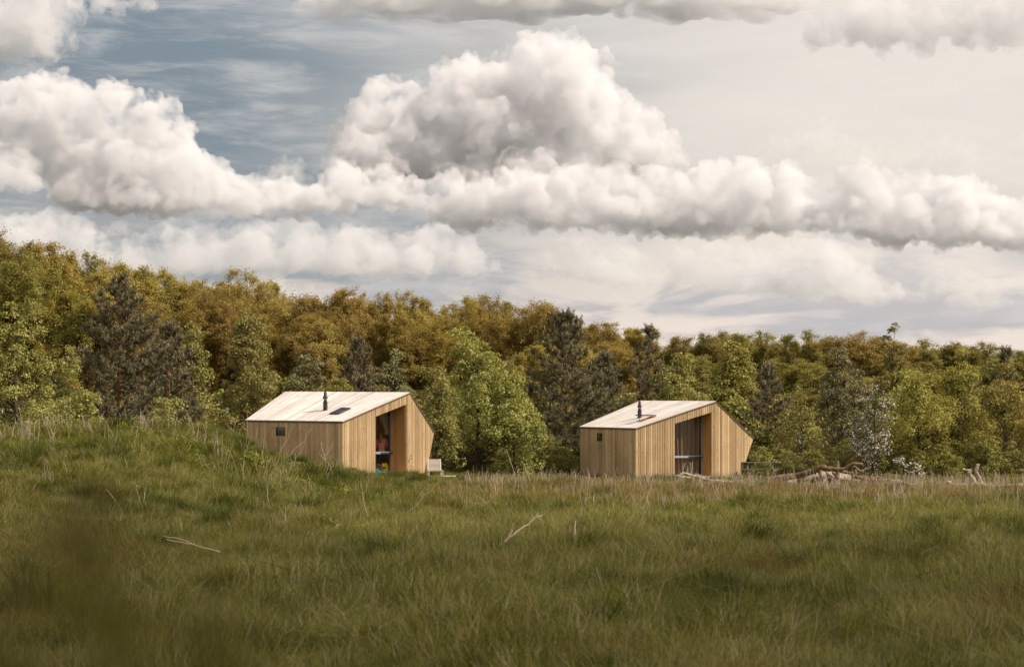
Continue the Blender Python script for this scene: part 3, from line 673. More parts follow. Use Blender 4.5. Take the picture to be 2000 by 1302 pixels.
def caravan(loc, rz):
    r = empty('caravan', loc, 'white caravan roof showing behind the right cabin through the bushes', 'caravan', None, rz)
    prof = [(-2.6, .5), (-2.7, 1.6), (-2.45, 2.45), (-2.2, 2.6), (2.3, 2.6), (2.6, 2.4), (2.75, 1.4), (2.55, .5)]
    m_ = MB(); m_.poly([(x, -1.1, z) for x, z in prof][::-1]); m_.poly([(x, 1.1, z) for x, z in prof])
    for (a, b), (c_, d_) in zip(prof, prof[1:]+prof[:1]): m_.poly([(a, -1.1, b), (c_, -1.1, d_), (c_, 1.1, d_), (a, 1.1, b)])
    m_.build('body', paint, r, bevel=.05)
    for x, w_ in ((-1.7, 1.0), (.2, .7), (1.7, .9)):
        g_ = MB(); g_.box((x, -1.105, 1.7), (w_, .03, .6)); g_.build('window', darkglass, r, bevel=.02)
    g_ = MB(); g_.box((-.65, -1.105, 1.4), (.6, .03, 1.7)); g_.build('door', plain('door_panel', (.6, .6, .6), .4), r)
    for x in (-.35, .35):
        g_ = MB(); g_.tube([(x, -1.08, .3), (x, -.9, .3)], .3, 18); g_.build('wheel', tyre, r)
    return r
caravan(ground_at(1470, 131, -.42), R(4))

# ------------------------------------------------------------------ fallen trunks and dead wood
def wpts(pts, D, dd=0.):
    return [P(x, y, D+dd*i/max(1, len(pts)-1)) for i, (x, y) in enumerate(pts)]
def smooth_path(p, n=4):
    if len(p) < 3: return [p[0].lerp(p[-1], t/ n) for t in range(n+1)]
    out = []
    for i in range(len(p)-1):
        p0, p1, p2, p3 = p[max(i-1, 0)], p[i], p[i+1], p[min(i+2, len(p)-1)]
        for k in range(n):
            t = k/n; out.append(.5*((2*p1)+(p2-p0)*t+(2*p0-5*p1+4*p2-p3)*t*t+(3*p1-p0-3*p2+p3)*t**3))
    out.append(p[-1]); return out
def limb(mb, pts, D, r0, r1, seed=0, dd=0., n=12, knob=.2):
    r0 *= .88; r1 *= .88; q = smooth_path(wpts(pts, D, dd), 4); m = len(q); rd = random.Random(seed)
    rr = [lerp(r0, r1, i/(m-1))*(1+rd.uniform(-.08, .08)) for i in range(m)]
    mb.tube(q, rr, n, rd.uniform(.3, .7), True, knob, seed)
def c3(*p): return [(1430+x/5.405, 880+y/5.405) for x, y in p]
def c4(*p): return [(1760+x/8.333, 880+y/8.333) for x, y in p]
def c2(*p): return [(1300+x/8.4, 790+y/8.4) for x, y in p]
def deadwood(label, mat, trunk, limbs, D, name='fallen_trunk', cat='fallen trunk', base=None):
    """trunk = (pts, r0, r1, dd); each limb a branch of its own"""
    o3 = wpts(trunk[0], D)[0]; mb = MB(); limb(mb, trunk[0], D, trunk[1], trunk[2], len(label), trunk[3] if len(trunk) > 3 else 0.)
    r = empty(name, (0, 0, 0), label, cat); mb.build('trunk', mat, r, smooth=True)
    for i, l in enumerate(limbs):
        mb = MB(); limb(mb, l[0], D+(l[4] if len(l) > 4 else 0), l[1], l[2], 31+i+len(label), l[3] if len(l) > 3 else 0.); mb.build('branch', mat, r, smooth=True)
    # move the origin to the trunk foot
    o3.z = min(o3.z, 10); r.location = o3
    for ch in r.children: ch.matrix_parent_inverse = Matrix.Translation(-o3)
    return r
deadwood('dark brown fallen trunk arching over the pale one, its forked limbs raised', M['logdark'], (c3((370, 312), (480, 288), (640, 268), (800, 232), (880, 212), (930, 170), (1010, 185), (1100, 196), (1190, 188), (1270, 140), (1380, 142)), .17, .07, -1.5),
         [(c3((1262, 150), (1320, 190), (1362, 214), (1435, 182)), .07, .045), (c3((1140, 210), (1250, 235), (1350, 240), (1380, 215)), .09, .05, -.3),
          (c3((925, 195), (925, 240), (945, 275)), .09, .06), (c3((1060, 228), (1120, 285), (1190, 362)), .06, .035, -1.), (c3((975, 190), (990, 215), (985, 225)), .05, .03)], 102.6)
deadwood('broken upright stub standing in the middle of the fallen trunks', M['logdark'], (c3((1104, 335), (1108, 230), (1107, 102)), .12, .085), [(c3((1125, 300), (1128, 210), (1124, 108)), .035, .02)], 102.2, 'tree_stump', 'stump')
deadwood('knobbly short upright limb at the right end of the dark trunk', M['logdark'], (c3((1270, 325), (1272, 280), (1300, 235), (1296, 200)), .09, .07), [(c3((1272, 268), (1240, 245), (1226, 236)), .04, .025)], 101.6, 'dead_limb', 'dead limb')
deadwood('thick pale barkless trunk lying under the dark arching one', M['log'], (c3((575, 345), (700, 300), (800, 268), (950, 262), (1150, 286), (1300, 318), (1460, 345)), .22, .24, .8),
         [(c3((1010, 262), (975, 320), (945, 352)), .06, .05, -.8), (c3((1000, 235), (1050, 265), (1095, 300)), .09, .05, -.6), (c3((700, 305), (760, 270), (800, 262)), .10, .06, -.4)], 103.2)
deadwood('long low fallen trunk with crumbling pale right end, right of the arching trunk', M['logdark'], (c3((1290, 268), (1450, 306), (1600, 328), (1700, 335), (1790, 348)), .10, .17, -1.2),
         [(c3((1580, 352), (1520, 308), (1458, 265)), .07, .06, -.3), (c3((1600, 322), (1560, 295), (1520, 258)), .085, .06, .2)], 102.4)
deadwood('crumbling pale rotten log end in the grass, right of the fallen trunks', M['log'], (c3((1690, 328), (1770, 345), (1850, 368), (1930, 385)), .13, .16, -.6), [(c3((1780, 348), (1790, 375), (1800, 392)), .05, .03, -.3), (c3((1845, 352), (1855, 378), (1858, 396)), .045, .03, -.3)], 100.2, 'rotten_log', 'log')
deadwood('pale log at the right edge of the meadow with two upright crooked stubs', M['log'], (c4((1190, 640), (1330, 612), (1520, 600), (1700, 612), (1850, 605), (1980, 590), (2150, 560)), .14, .20, 1.),
         [(c4((1200, 545), (1165, 455), (1105, 365), (1120, 335), (1150, 310)), .105, .085), (c4((1125, 318), (1060, 315), (1020, 300), (1000, 290)), .05, .04), (c4((1305, 560), (1275, 450), (1240, 380), (1218, 330), (1235, 280), (1250, 212)), .085, .075),
          (c4((1150, 560), (1200, 545), (1290, 560), (1400, 605)), .10, .15)], 91.)
deadwood('short crooked pale branch in the grass left of the pale log with stubs', M['log'], (c4((740, 505), (800, 525), (850, 562), (970, 545), (1050, 562), (1110, 650)), .085, .05), [(c4((850, 562), (800, 640), (750, 700)), .035, .025), (c4((940, 555), (900, 640), (860, 720)), .04, .025)], 90.5, 'dead_branch', 'branch')
deadwood('long dead branch lying in the grass in front of the right cabin', M['log'], (c2((1090, 1275), (900, 1262), (700, 1240), (560, 1188), (420, 1160), (300, 1132), (245, 1155)), .085, .08),
         [(c2((690, 1240), (610, 1190), (500, 1135)), .05, .035), (c2((275, 1135), (285, 1060), (322, 958)), .025, .012), (c2((345, 1150), (352, 1080), (366, 1010)), .022, .012), (c2((415, 1160), (418, 1060), (405, 950)), .028, .013), (c2((418, 1150), (436, 1040), (438, 935)), .028, .012), (c2((690, 1235), (700, 1180)), .03, .02)], 103., 'dead_branch', 'branch')
deadwood('small pale log in the grass between the right cabin and the picnic table', M['log'], ([(1466, 942), (1480, 943), (1498, 943)], .07, .05), [], 102., 'small_log', 'log')
def stalk(label, mat, paths, D, r=.007, name='dead_stalk', cat='dead stalk', heads=None):
    mb = MB(); rd = random.Random(len(paths)*7+int(D)); q0 = wpts(paths[0], D)[0]
    for i, p in enumerate(paths):
        dd = rd.uniform(-.12, .12); q = smooth_path([v-q0 for v in wpts(p, D, dd)], 4); m = len(q); k = 1 if i == 0 else .75
        mb.tube([v+Vector((rd.uniform(-r, r)*.8, 0, rd.uniform(-r, r)*.8)) for v in q], [lerp(r*k*1.25, r*k*.55, j/(m-1)) for j in range(m)], 6, rd.random(), True)
    o = mb.build(name, mat, loc=q0); tag(o, label, cat)
    if heads:
        for (x, y, s) in heads:
            hb = MB(); hb.box(P(x, y, D)-q0, (s, s, s*1.3), Matrix.Rotation(rd.uniform(0, 1.5), 3, 'Y'), .5, .6); hb.build('seed_head', M['darkstalk'], o)
    return o
st, dkst = M['straw'], M['darkstalk']; M['palestick'] = plain('pale_bare_stick', (.64, .52, .38), .75, 0, .25, 6)
stalk('branching pale dead stalk lying fan-like on the mound near its left end', st, [[(70, 909), (84, 892), (97, 880), (103, 858), (108, 834)], [(84, 893), (60, 899), (18, 893)], [(78, 903), (50, 880), (27, 864)], [(97, 880), (112, 872), (124, 856)], [(90, 886), (104, 870), (118, 850)], [(66, 910), (62, 909), (50, 898), (36, 893)]], 63, .011)
stalk('pair of tall pale stalks leaning right on the mound crest, before the big pine', st, [[(140, 880), (141, 868), (150, 845), (160, 822)], [(143, 870), (155, 880)], [(141, 868), (138, 850), (132, 830), (130, 812)]], 66, .008)
stalk('tallest forked pale stalk on the mound crest before the big pine', st, [[(163, 881), (176, 866), (188, 850), (195, 822), (200, 806)], [(188, 850), (208, 840)], [(180, 858), (196, 848), (213, 838)], [(170, 872), (172, 850), (181, 822)], [(176, 866), (200, 853), (226, 834)]], 66, .008)
stalk('short straight upright dead stalk on the mound crest, left of the left cabin', st, [[(339, 876), (340, 856), (340, 836)], [(341, 872), (343, 838)]], 68, .007)
stalk('thick broken pale stem slanting on the mound face', st, [[(252, 918), (270, 900), (293, 881)], [(254, 915), (276, 899), (291, 884)]], 60, .013)
stalk('bare dark twig arching on the mound face below the broken stem', dkst, [[(272, 925), (290, 915), (303, 900)], [(290, 915), (304, 935), (318, 928), (332, 914)]], 58, .009)
stalk('upright pale broken stem in the middle of the mound face', st, [[(303, 930), (304, 912), (302, 896)]], 59, .012)
stalk('thin dark upright twig on the lower mound face', dkst, [[(231, 1030), (240, 1000), (250, 975), (255, 953)]], 48, .008)
stalk('slanting pale stalk low on the mound face beside a dark twig', st, [[(240, 1000), (228, 980), (208, 955)]], 50, .008)
stalk('hooked pale stalk on the lower mound face', st, [[(280, 980), (283, 960), (284, 950)], [(290, 1000), (276, 985), (266, 948), (273, 952)]], 50, .007)
stalk('tall thin dead stalk leaning right before the wall of the left cabin', st, [[(545, 888), (552, 872), (562, 856), (566, 842), (573, 832)]], 72, .008)
stalk('forked dead stalk low before the side wall of the left cabin', st, [[(564, 890), (578, 874), (596, 860), (600, 846), (610, 836)], [(576, 896), (588, 880), (596, 864)], [(560, 892), (566, 868)]], 73, .008)
stalk('dead stalk leaning left before the right end of the side wall', st, [[(639, 912), (634, 890), (629, 875), (627, 860)], [(634, 890), (643, 880), (652, 862)], [(636, 900), (622, 884)]], 74, .008)
stalk('straight thin stalk standing at the left corner of the left cabin', st, [[(485, 872), (484, 840), (483, 802)]], 76, .006)
stalk('short straight stalk before the side wall, under the small window of the left cabin', st, [[(499, 880), (500, 862), (502, 834)]], 76, .006)
stalk('crossing reddish dead stalks left of the left cabin', M['straw'], [[(440, 868), (452, 848), (462, 820), (468, 808)], [(476, 868), (462, 852), (448, 834), (440, 826)], [(430, 860), (444, 842), (470, 838)], [(458, 866), (466, 846), (478, 830)]], 74, .007)
stalk('tall dry flower stalk with dark seed heads before the fold of the left cabin', dkst, [[(803, 940), (802, 915), (800, 895), (803, 884)], [(800, 898), (790, 895), (782, 908)]], 78, .005, heads=[(803, 890, .035), (803, 895, .04), (799, 901, .035), (803, 910, .03), (801, 918, .03), (805, 922, .025)])
stalk('very tall bare stalk leaning left in front of the trees between the cabins', st, [[(1008, 941), (1002, 915), (995, 895), (990, 878)]], 82, .009)
stalk('bare stalk leaning left between the tall leaning one and the right cabin', st, [[(1036, 940), (1028, 918), (1021, 903)]], 84, .008)
stalk('tall stalk leaning right before the left wall of the right cabin', st, [[(1184, 960), (1192, 945), (1202, 922), (1206, 912)]], 84, .008)
stalk('long straight bare branch slanting up to the right in the near meadow', M['palestick'], [[(955, 1078), (975, 1064), (1003, 1043), (1030, 1023), (1061, 1003)], [(995, 1048), (1000, 1032)], [(1046, 1012), (1050, 1002)], [(962, 1072), (965, 1065)]], 41, .021, 'bare_branch', 'branch')
stalk('single upright pale stick with a blunt top in the near meadow', M['palestick'], [[(1126, 1080), (1124, 1062), (1123, 1044), (1125, 1017)]], 41.5, .020, 'stick', 'stick')
stalk('pale twig lying nearly flat at the foot of the mound', st, [[(430, 1077), (400, 1070), (365, 1060), (323, 1053)], [(380, 1064), (350, 1052), (318, 1046)]], 37.5, .010, 'twig', 'twig')
stalk('two tall parallel dry stems low on the right flank of the mound', st, [[(535, 1062), (528, 1020), (524, 980), (521, 945)], [(531, 1060), (531, 1010), (526, 985)], [(524, 990), (530, 1005), (534, 1013)]], 52, .009)
stalk('tall dry stem leaning left, right of the two parallel stems', st, [[(731, 1065), (722, 1020), (712, 985), (704, 940)]], 54, .008)
stalk('short dry stub standing in the near meadow left of the slanting branch', st, [[(712, 1082), (713, 1060), (715, 1042)]], 43, .010)
stalk('pale stem lying across the right flank of the mound', st, [[(500, 975), (530, 973), (562, 973)]], 56, .010)
stalk('thin dead twigs bent over the grass right of the mound', dkst, [[(860, 1002), (900, 1000), (925, 1002), (957, 1008)], [(898, 1003), (899, 990)], [(875, 1000), (900, 980), (915, 962), (918, 950)]], 58, .007, 'dead_twig', 'twig')
stalk('dead twig slanting over the right foot of the mound', M['straw'], [[(620, 998), (645, 986), (665, 981)], [(780, 1005), (810, 990), (830, 965), (842, 961)]], 58, .008, 'dead_twig', 'twig')
stalk('pale upright stub right of the slanting branch', st, [[(1036, 1100), (1038, 1080), (1040, 1048)]], 42, .012)
stalk('thin upright dead stem in the middle of the meadow', st, [[(1273, 1040), (1272, 1010), (1265, 975), (1266, 960)]], 62, .012)
stalk('dark upright stem with side twig before the trees, left of the right cabin', dkst, [[(1084, 960), (1085, 930), (1083, 905)], [(1085, 925), (1090, 912)]], 96, .010)

# ------------------------------------------------------------------ trees
def leaf_quads(C, U, W, rn, tint):
    """diamond leaves: centres C, half-length vectors U, half-width vectors W"""
    n = len(C); V = np.empty((n, 4, 3), np.float32)
    V[:, 0] = C-U; V[:, 1] = C+W-U*.1; V[:, 2] = C+U; V[:, 3] = C-W-U*.1
    return V.reshape(-1, 3), np.arange(n*4).reshape(n, 4)
def unit(v): return v/np.maximum(np.linalg.norm(v, axis=1, keepdims=True), 1e-9)
def leaves(rn, C, size, nrm, spread=.8, asp=.42):
    n = len(C); N = unit(nrm+spread*rn.normal(size=(n, 3))); T = unit(np.cross(N, rn.normal(size=(n, 3)))); Bt = np.cross(N, T)
    s = (size*rn.uniform(.65, 1.3, n))[:, None]
    return leaf_quads(C, T*s*.5, Bt*s*asp, rn, None)
def tubes_np(S0, S1, r0, r1, k=5):
    S0, S1 = np.array(S0), np.array(S1); r0, r1 = np.array(r0), np.array(r1); d = unit(S1-S0); h = np.where(np.abs(d[:, 2:3]) > .9, np.array([[1., 0, 0]]), np.array([[0, 0, 1.]]))
    u = unit(np.cross(d, h)); w = np.cross(d, u); a = np.arange(k)*2*np.pi/k
    ring = np.cos(a)[None, :, None]*u[:, None, :]+np.sin(a)[None, :, None]*w[:, None, :]
    A0 = S0[:, None, :]+ring*r0[:, None, None]; A1 = S1[:, None, :]+ring*r1[:, None, None]; n = len(S0)
    V = np.concatenate([A0, A1], 1).reshape(-1, 3); b = (np.arange(n)*2*k)[:, None]; i = np.arange(k)[None, :]; j = (np.arange(k)+1) % k
    return V, np.stack([b+i, b+j[None, :], b+k+j[None, :], b+k+i], 2).reshape(-1, 4)
M['maple'] = leaf_mat('maple_leaves', (.15, .148, .03), (.42, .38, .13), trans=.28)
M['mapley'] = leaf_mat('yellowish_maple_leaves', (.165, .15, .025), (.43, .36, .10), trans=.3)
M['oak'] = leaf_mat('spring_oak_leaves', (.225, .17, .042), (.46, .355, .105), trans=.4)
M['oakg'] = leaf_mat('greener_oak_leaves', (.16, .142, .032), (.36, .30, .085), trans=.3)
M['pine'] = leaf_mat('pine_needles', (.10, .096, .052), (.26, .24, .145), trans=.08, spec=.25)
M['pale'] = leaf_mat('pale_whitebeam_leaves', (.13, .13, .05), (.31, .29, .15), (.44, .41, .27), trans=.25)
M['birch'] = leaf_mat('birch_leaves', (.14, .135, .028), (.33, .285, .085), trans=.3)
M['may'] = leaf_mat('blossom_and_leaves', (.07, .08, .025), (.12, .12, .045), trans=.25)
M['blossom'] = leaf_mat('white_hawthorn_blossom', (.36, .325, .30), (.62, .57, .53), trans=.2, big=.1)
M['bark'] = bark_mat('tree_bark', (.035, .026, .018), (.12, .09, .06))
M['oakbark'] = bark_mat('oak_bark', (.05, .038, .025), (.15, .11, .07))
M['pinebark'] = bark_mat('orange_pine_bark', (.10, .05, .022), (.30, .16, .07))
M['candle'] = plain('pine_shoot', (.42, .29, .16), .8, 0, .25, 3)

def broadleaf(rn, H, W, nclump, lpc, size, trunk_h=.18, point=.5, clump_r=.5, shell=.75, up=.35, bottom=.04, spread=.75):
    """a leafy crown of many clumps on uneven lobes; returns trunk segments and leaf arrays"""
    nl = int(rn.integers(15, 21)); zc = (bottom+(.96-bottom)*(np.arange(nl)+rn.random(nl))/nl)*H; rn.shuffle(zc); ang = rn.uniform(0, 6.28, nl)+np.arange(nl)*2.4
    env = lambda t: np.clip(np.sin(np.clip((t-bottom*.55)/(1.02-bottom*.55), 0, 1)**(.62-.18*(1-point))*np.pi), 0, 1)**.75   # width along the height
    LR = W*(.30+.17*rn.random(nl))*np.clip(env(zc/H)+.1, .38, 1); rad = np.maximum(W*env(zc/H)-LR*.75, 0)*rn.uniform(.6, 1.15, nl)
    LC = np.stack([np.cos(ang)*rad, np.sin(ang)*rad, np.minimum(zc, H-LR*.8)], 1)
    LR[0] = W*.24; LC[0] = (rn.normal(0, .1)*W, 0, H-LR[0]*.95); LR[2] = W*.50; LC[2] = (rn.normal(0, .15)*W, 0, H-W*.3-LR[2]*1.1); LC[1] = (0, 0, H*.48); LR[1] = W*.62
    w_ = LR**2; li = rn.choice(nl, nclump, p=w_/w_.sum())
    d = unit(rn.normal(size=(nclump, 3))+np.array([0, 0, .25])); rr = LR[li]*(shell+(1-shell)*rn.random(nclump))*rn.uniform(.8, 1.12, nclump)
    CC = LC[li]+d*rr[:, None]*np.array([1, 1, 1.15])
    top = rn.random(nclump) < .17; CC[top, 2] += rn.uniform(.0, .12, top.sum())*H*.7                              # shoots that stick out
    CC = CC[(CC[:, 2] > bottom*H*.5) & (CC[:, 2] < H*1.03)]; nC = len(CC)
    axis = np.stack([CC[:, 0]*.0, CC[:, 1]*.0, np.full(nC, H*.45)], 1)
    outw = unit(CC-axis)
    r_c = clump_r*rn.uniform(.55, 1.25, nC); cnt = np.maximum(4, (lpc*rn.uniform(.5, 1.4, nC)*(r_c/clump_r)**1.6)).astype(int)
    idx = np.repeat(np.arange(nC), cnt); n = len(idx)
    dv = unit(rn.normal(size=(n, 3))+outw[idx]*.9+np.array([0, 0, up])); off = dv*(r_c[idx]*rn.uniform(.35, 1, n)**.6)[:, None]*np.array([1, 1, .85])
    C = CC[idx]+off
    V, Fc = leaves(rn, C, size, dv*.8+np.array([0, 0, .45]), spread)
    tint = np.clip(rn.normal(.45, .2, n)+np.repeat(rn.normal(0, .13, nC), cnt), 0, .84)
    # trunk and limbs
    S0, S1, r0, r1 = [], [], [], []
    zt = np.linspace(0, H*.8, 9); wob = np.cumsum(rn.normal(0, .04, (9, 2)), 0)*H/8; tr = .035*H*.55
    tp = np.stack([wob[:, 0], wob[:, 1], zt], 1); tp[0, :2] = 0
    for a in range(8): S0.append(tp[a]); S1.append(tp[a+1]); r0.append(tr*(1-a/8.6)); r1.append(tr*(1-(a+1)/8.6))
    for q in rn.choice(nC, min(nC, 70), replace=False):
        e = CC[q]; zz = np.clip(e[2]-np.hypot(e[0], e[1])*.9, H*.08, H*.72); b = np.array([np.interp(zz, zt, tp[:, 0]), np.interp(zz, zt, tp[:, 1]), zz]); mid = (b+e)/2+np.array([0, 0, -.05*H*rn.random()])+rn.normal(0, .02*H, 3)
        rb = tr*.35*rn.uniform(.5, 1); S0 += [b, mid]; S1 += [mid, e]; r0 += [rb, rb*.6]; r1 += [rb*.6, rb*.15]
    return (S0, S1, r0, r1), V, Fc, tint
def build_tree(kind, rn, seg, V, Fc, tint, leafmat, bark, crown='crown'):
    tv, tf = tubes_np(*seg, k=6)
    return mesh_np(kind+'_trunk', tv, tf, 4, mat=bark, smooth=True, tint=None), mesh_np(kind+'_'+crown, V, Fc, 4, tint=tint, mat=leafmat)
def place_tree(kind, meshes, loc, rz, s, label, cat, group=None, names=('trunk', 'crown')):
    r = empty(kind, loc, label, cat, group, rz); r.scale = s if isinstance(s, tuple) else (s, s, s)
    for nm, me in zip(names, meshes):
        o_ = link(nm, me, r)
        if nm == 'young_shoots': o_['kind'] = 'stuff'
    return r
def oak(rn, H, W, nleaf, size, bare=False):
    """spreading oak: real forks down to twigs, small young leaves along the twigs"""
    S0, S1, r0, r1, tips = [], [], [], [], []
    def grow(p, d, L, r, lv):
        nseg = 3 if lv < 2 else 2
        for k in range(nseg):
            d = d+rn.normal(0, .13+.03*lv, 3)+np.array([0, 0, .05 if lv > 0 else 0]); d = d/np.linalg.norm(d); q = p+d*L/nseg; rq = r*(.84 if lv else .9)
            S0.append(p); S1.append(q); r0.append(r); r1.append(rq); p, r = q, rq
            if lv >= 4: tips.append((p, d))
            if 1 <= lv <= 4 and k < nseg-1 and rn.random() < .6: side(p, d, L*.55, r*.5, lv+1)
        if lv < 6:
            for _ in range(3 if lv in (0, 1, 4) else 2): side(p, d, L*rn.uniform(.62, .86), r*.68, lv+1)
        else: tips.append((p, d))
    def side(p, d, L, r, lv):
        a = rn.normal(size=3); a -= d*a.dot(d); a /= np.linalg.norm(a); th = rn.uniform(.35, .85); grow(p, d*math.cos(th)+a*math.sin(th), L, max(r, .008), lv)
    grow(np.zeros(3), np.array([0, 0, 1.]), H*.22, H*.022, 0)
    S0, S1 = np.array(S0), np.array(S1); T = np.array([t[0] for t in tips]); D = np.array([t[1] for t in tips])
    zmax = np.percentile(T[:, 2], 99.6); wx = np.percentile(np.hypot(T[:, 0], T[:, 1]), 97); k3 = np.array([W/wx, W/wx, H/zmax])
    S0, S1, T = S0*k3, S1*k3, T*k3
    def dome(P_):
        q = (P_-np.array([0, 0, H*.52]))/np.array([W*1.02, W*1.02, H*.49]); n_ = np.linalg.norm(q, axis=1); k_ = np.where((n_ > .93) & (P_[:, 2] > H*.3), (.93+.10*np.tanh((n_-.93)*2.2))/np.maximum(n_, 1e-6), 1.); return P_*k_[:, None]+np.array([0, 0, H*.52])[None, :]*(1-k_[:, None])
    S0, S1, T = dome(S0), dome(S1), dome(T)
    i = rn.integers(0, len(T), nleaf); C = T[i]+rn.normal(0, .12, (nleaf, 3))*np.array([1, 1, .75])*rn.uniform(.4, 1.5, (nleaf, 1))+D[i]*rn.uniform(-.3, .15, (nleaf, 1))
    V, Fc = leaves(rn, C, size, unit(C-np.array([0, 0, H*.4]))+np.array([0, 0, .4]), .9, .4)
    tint = np.clip(rn.normal(.5, .22, nleaf)+rn.normal(0, .12, len(T))[i], 0, .84)
    return (S0, S1, np.array(r0), np.array(r1)), V, Fc, tint
def pine(rn, H, W, dens=1., narrow=1., open_=.0, lean=0.):
    """whorled pine: upswept shoots carrying real needle blades"""
    S0, S1, r0, r1 = [], [], [], []; SP, SD, SL = [], [], []
    nw = max(10, int(H*2.5)); tr = H*.017
    for k in range(12):
        a, b = k/12*H*.97, (k+1)/12*H*.97; S0.append([lean*a, 0, a]); S1.append([lean*b, 0, b]); r0.append(tr*(1-k/12.5)); r1.append(tr*(1-(k+1)/12.5))
    for w in range(nw):
        t = (w+.6)/nw; z = H*(.06+.92*t); prof = (1-t**1.5)**.62*min(1, .45+2.2*t) if narrow >= 1 else (1-t)**.8
        prof = max(prof, .55*(1-t)**.35)
        Lb = W*prof*narrow+.12; nb = rn.integers(4, 7); a0 = rn.uniform(0, 6.28)
        for q in range(nb):
            if rn.random() < open_: continue
            az = a0+q*6.283/nb+rn.normal(0, .25); L_ = Lb*rn.uniform(.55, 1.12); el = lerp(-.05, 1.0, t**1.6)+rn.normal(0, .12)
            p = np.array([lean*z, 0, z]); d = np.array([math.cos(az)*math.cos(el), math.sin(az)*math.cos(el), math.sin(el)]); ns = max(2, int(L_/.30)); rb = .012*L_+.008
            for s in range(ns):
                d = d+rn.normal(0, .07, 3)+np.array([0, 0, .05]); d /= np.linalg.norm(d); n_ = p+d*L_/ns; f = (s+1)/ns
                S0.append(p); S1.append(n_); r0.append(rb*(1-.8*s/ns)); r1.append(rb*(1-.8*f)); p = n_
                if f > .22:
                    for _ in range(rn.integers(3, 7)):
                        sd = d*.6+rn.normal(0, .55, 3)+np.array([0, 0, .35]); sd /= np.linalg.norm(sd); SP.append(p); SD.append(sd); SL.append(rn.uniform(.22, .5)*(1.15-.4*f))
            SP.append(p); SD.append(d*.7+np.array([0, 0, .5])); SL.append(.42)
    for _ in range(5): SP.append(np.array([lean*H, 0, H*.95])); SD.append(np.array([rn.normal(0, .25), rn.normal(0, .25), 1.])); SL.append(rn.uniform(.35, .6))
    SP, SD, SL = np.array(SP), unit(np.array(SD)), np.array(SL)
    m = int(46*dens); n = len(SP)*m; i = np.repeat(np.arange(len(SP)), m); f = rn.uniform(.0, 1, n)
    c0 = SP[i]+SD[i]*(SL[i]*f)[:, None]; rdv = rn.normal(size=(n, 3)); rdv -= SD[i]*(rdv*SD[i]).sum(1, keepdims=True); nd = unit(unit(rdv)*.85+SD[i]*.75)
    ln = rn.uniform(.08, .15, n)[:, None]; wv = unit(np.cross(nd, rn.normal(size=(n, 3))))*.011
    V, Fc = leaf_quads(c0+nd*ln*.5, nd*ln*.5, wv, rn, None); tint = np.clip(rn.normal(.45, .2, n)+rn.normal(0, .15, len(SP))[i], 0, 1)
    for s in range(len(SP)): S0.append(SP[s]); S1.append(SP[s]+SD[s]*SL[s]); r0.append(.009); r1.append(.005)
    # candles: new shoots on the outer, upper ends
    e = SP+SD*SL[:, None]; up = (e[:, 2] > H*.25) & (SD[:, 2] > .35) & (rn.random(len(SP)) < .35); e = e[up]; j = rn.normal(0, .12, e.shape); j[:, 2] = 1; j = unit(j)*rn.uniform(.08, .2, (len(e), 1))
    cv, cf = tubes_np(e, e+j, np.full(len(e), .012), np.full(len(e), .006), 4)
    return (np.array(S0), np.array(S1), np.array(r0), np.array(r1)), V, Fc, tint, (cv, cf)

def spot(px, D): return ground_at(px, D, -.05)
def dims(px_top, px_w, D, zbase): return (EYE+(HZ-px_top)/F*D)-zbase, px_w/F*D/2
FRONT = 'trees along the front edge of the wood'
def front_tree(kind, cx, top, wpx, D, label, seed, mat='maple', cat=None, dens=1.15, size=.098, **kw):
    loc = spot(cx, D); H, W = dims(top, wpx, D, loc.z); rn = rng(seed)
    area = 2*math.pi*W*H*.75; ncl = int(area/.30*dens); lpc = kw.pop('lpc', 96)
    seg, V, Fc, tint = broadleaf(rn, H, W, ncl, lpc, size, clump_r=kw.pop('clump_r', .42), **kw)
    t_, c_ = build_tree(kind, rn, seg, V, Fc, tint, M[mat], M['bark'])
    return place_tree(kind, (t_, c_), loc, 0, 1., label, cat or 'tree', FRONT)
def front_pine(cx, top, wpx, D, label, seed, **kw):
    loc = spot(cx, D); H, W = dims(top, wpx, D, loc.z); rn = rng(seed); seg, V, Fc, tint, (cv, cf) = pine(rn, H, W, **kw)
    t_, c_ = build_tree('pine_tree', rn, seg, V, Fc, tint, M['pine'], M['pinebark'], 'needles')
    return place_tree('pine_tree', (t_, c_, mesh_np('pine_candles', cv, cf, 4, mat=M['candle'])), loc, 0, 1., label, 'pine tree', FRONT, ('trunk', 'crown', 'young_shoots'))
front_tree('maple_tree', 30, 598, 250, 106, 'broad light green maple cut by the left edge of the picture', 101, point=.3)
front_tree('maple_tree', -110, 620, 220, 104, 'maple outside the left edge of the picture, beside the broad one', 102, point=.3)
front_pine(232, 552, 270, 110, 'big rounded grey green pine at the left, taller than the maples beside it', 103, dens=1.25)
front_pine(330, 640, 150, 113, 'lower grey pine tucked against the right side of the big left pine', 123, dens=1.1)
front_tree('maple_tree', 375, 640, 110, 116, 'slim light maple between the big left pine and the maple behind the left cabin', 104, point=.8)
front_tree('maple_tree', 490, 622, 165, 118, 'tall bright maple rising behind the left corner of the left cabin', 105, point=.75, clump_r=.36)
front_tree('maple_tree', 150, 770, 190, 101, 'low dark leafy maple in front of the big left pine', 119, point=.2)
front_tree('maple_tree', 330, 790, 200, 105, 'low maple spreading in front of the pines at the left', 120, point=.2)
front_tree('whitebeam', 605, 684, 120, 121, 'pale silvery whitebeam above the left end of the left cabin roof', 106, 'pale', point=.7, size=.10, clump_r=.3, lpc=50)
front_pine(700, 672, 110, 128, 'small dark pine behind the left cabin, between whitebeam and birch', 107, dens=1.)
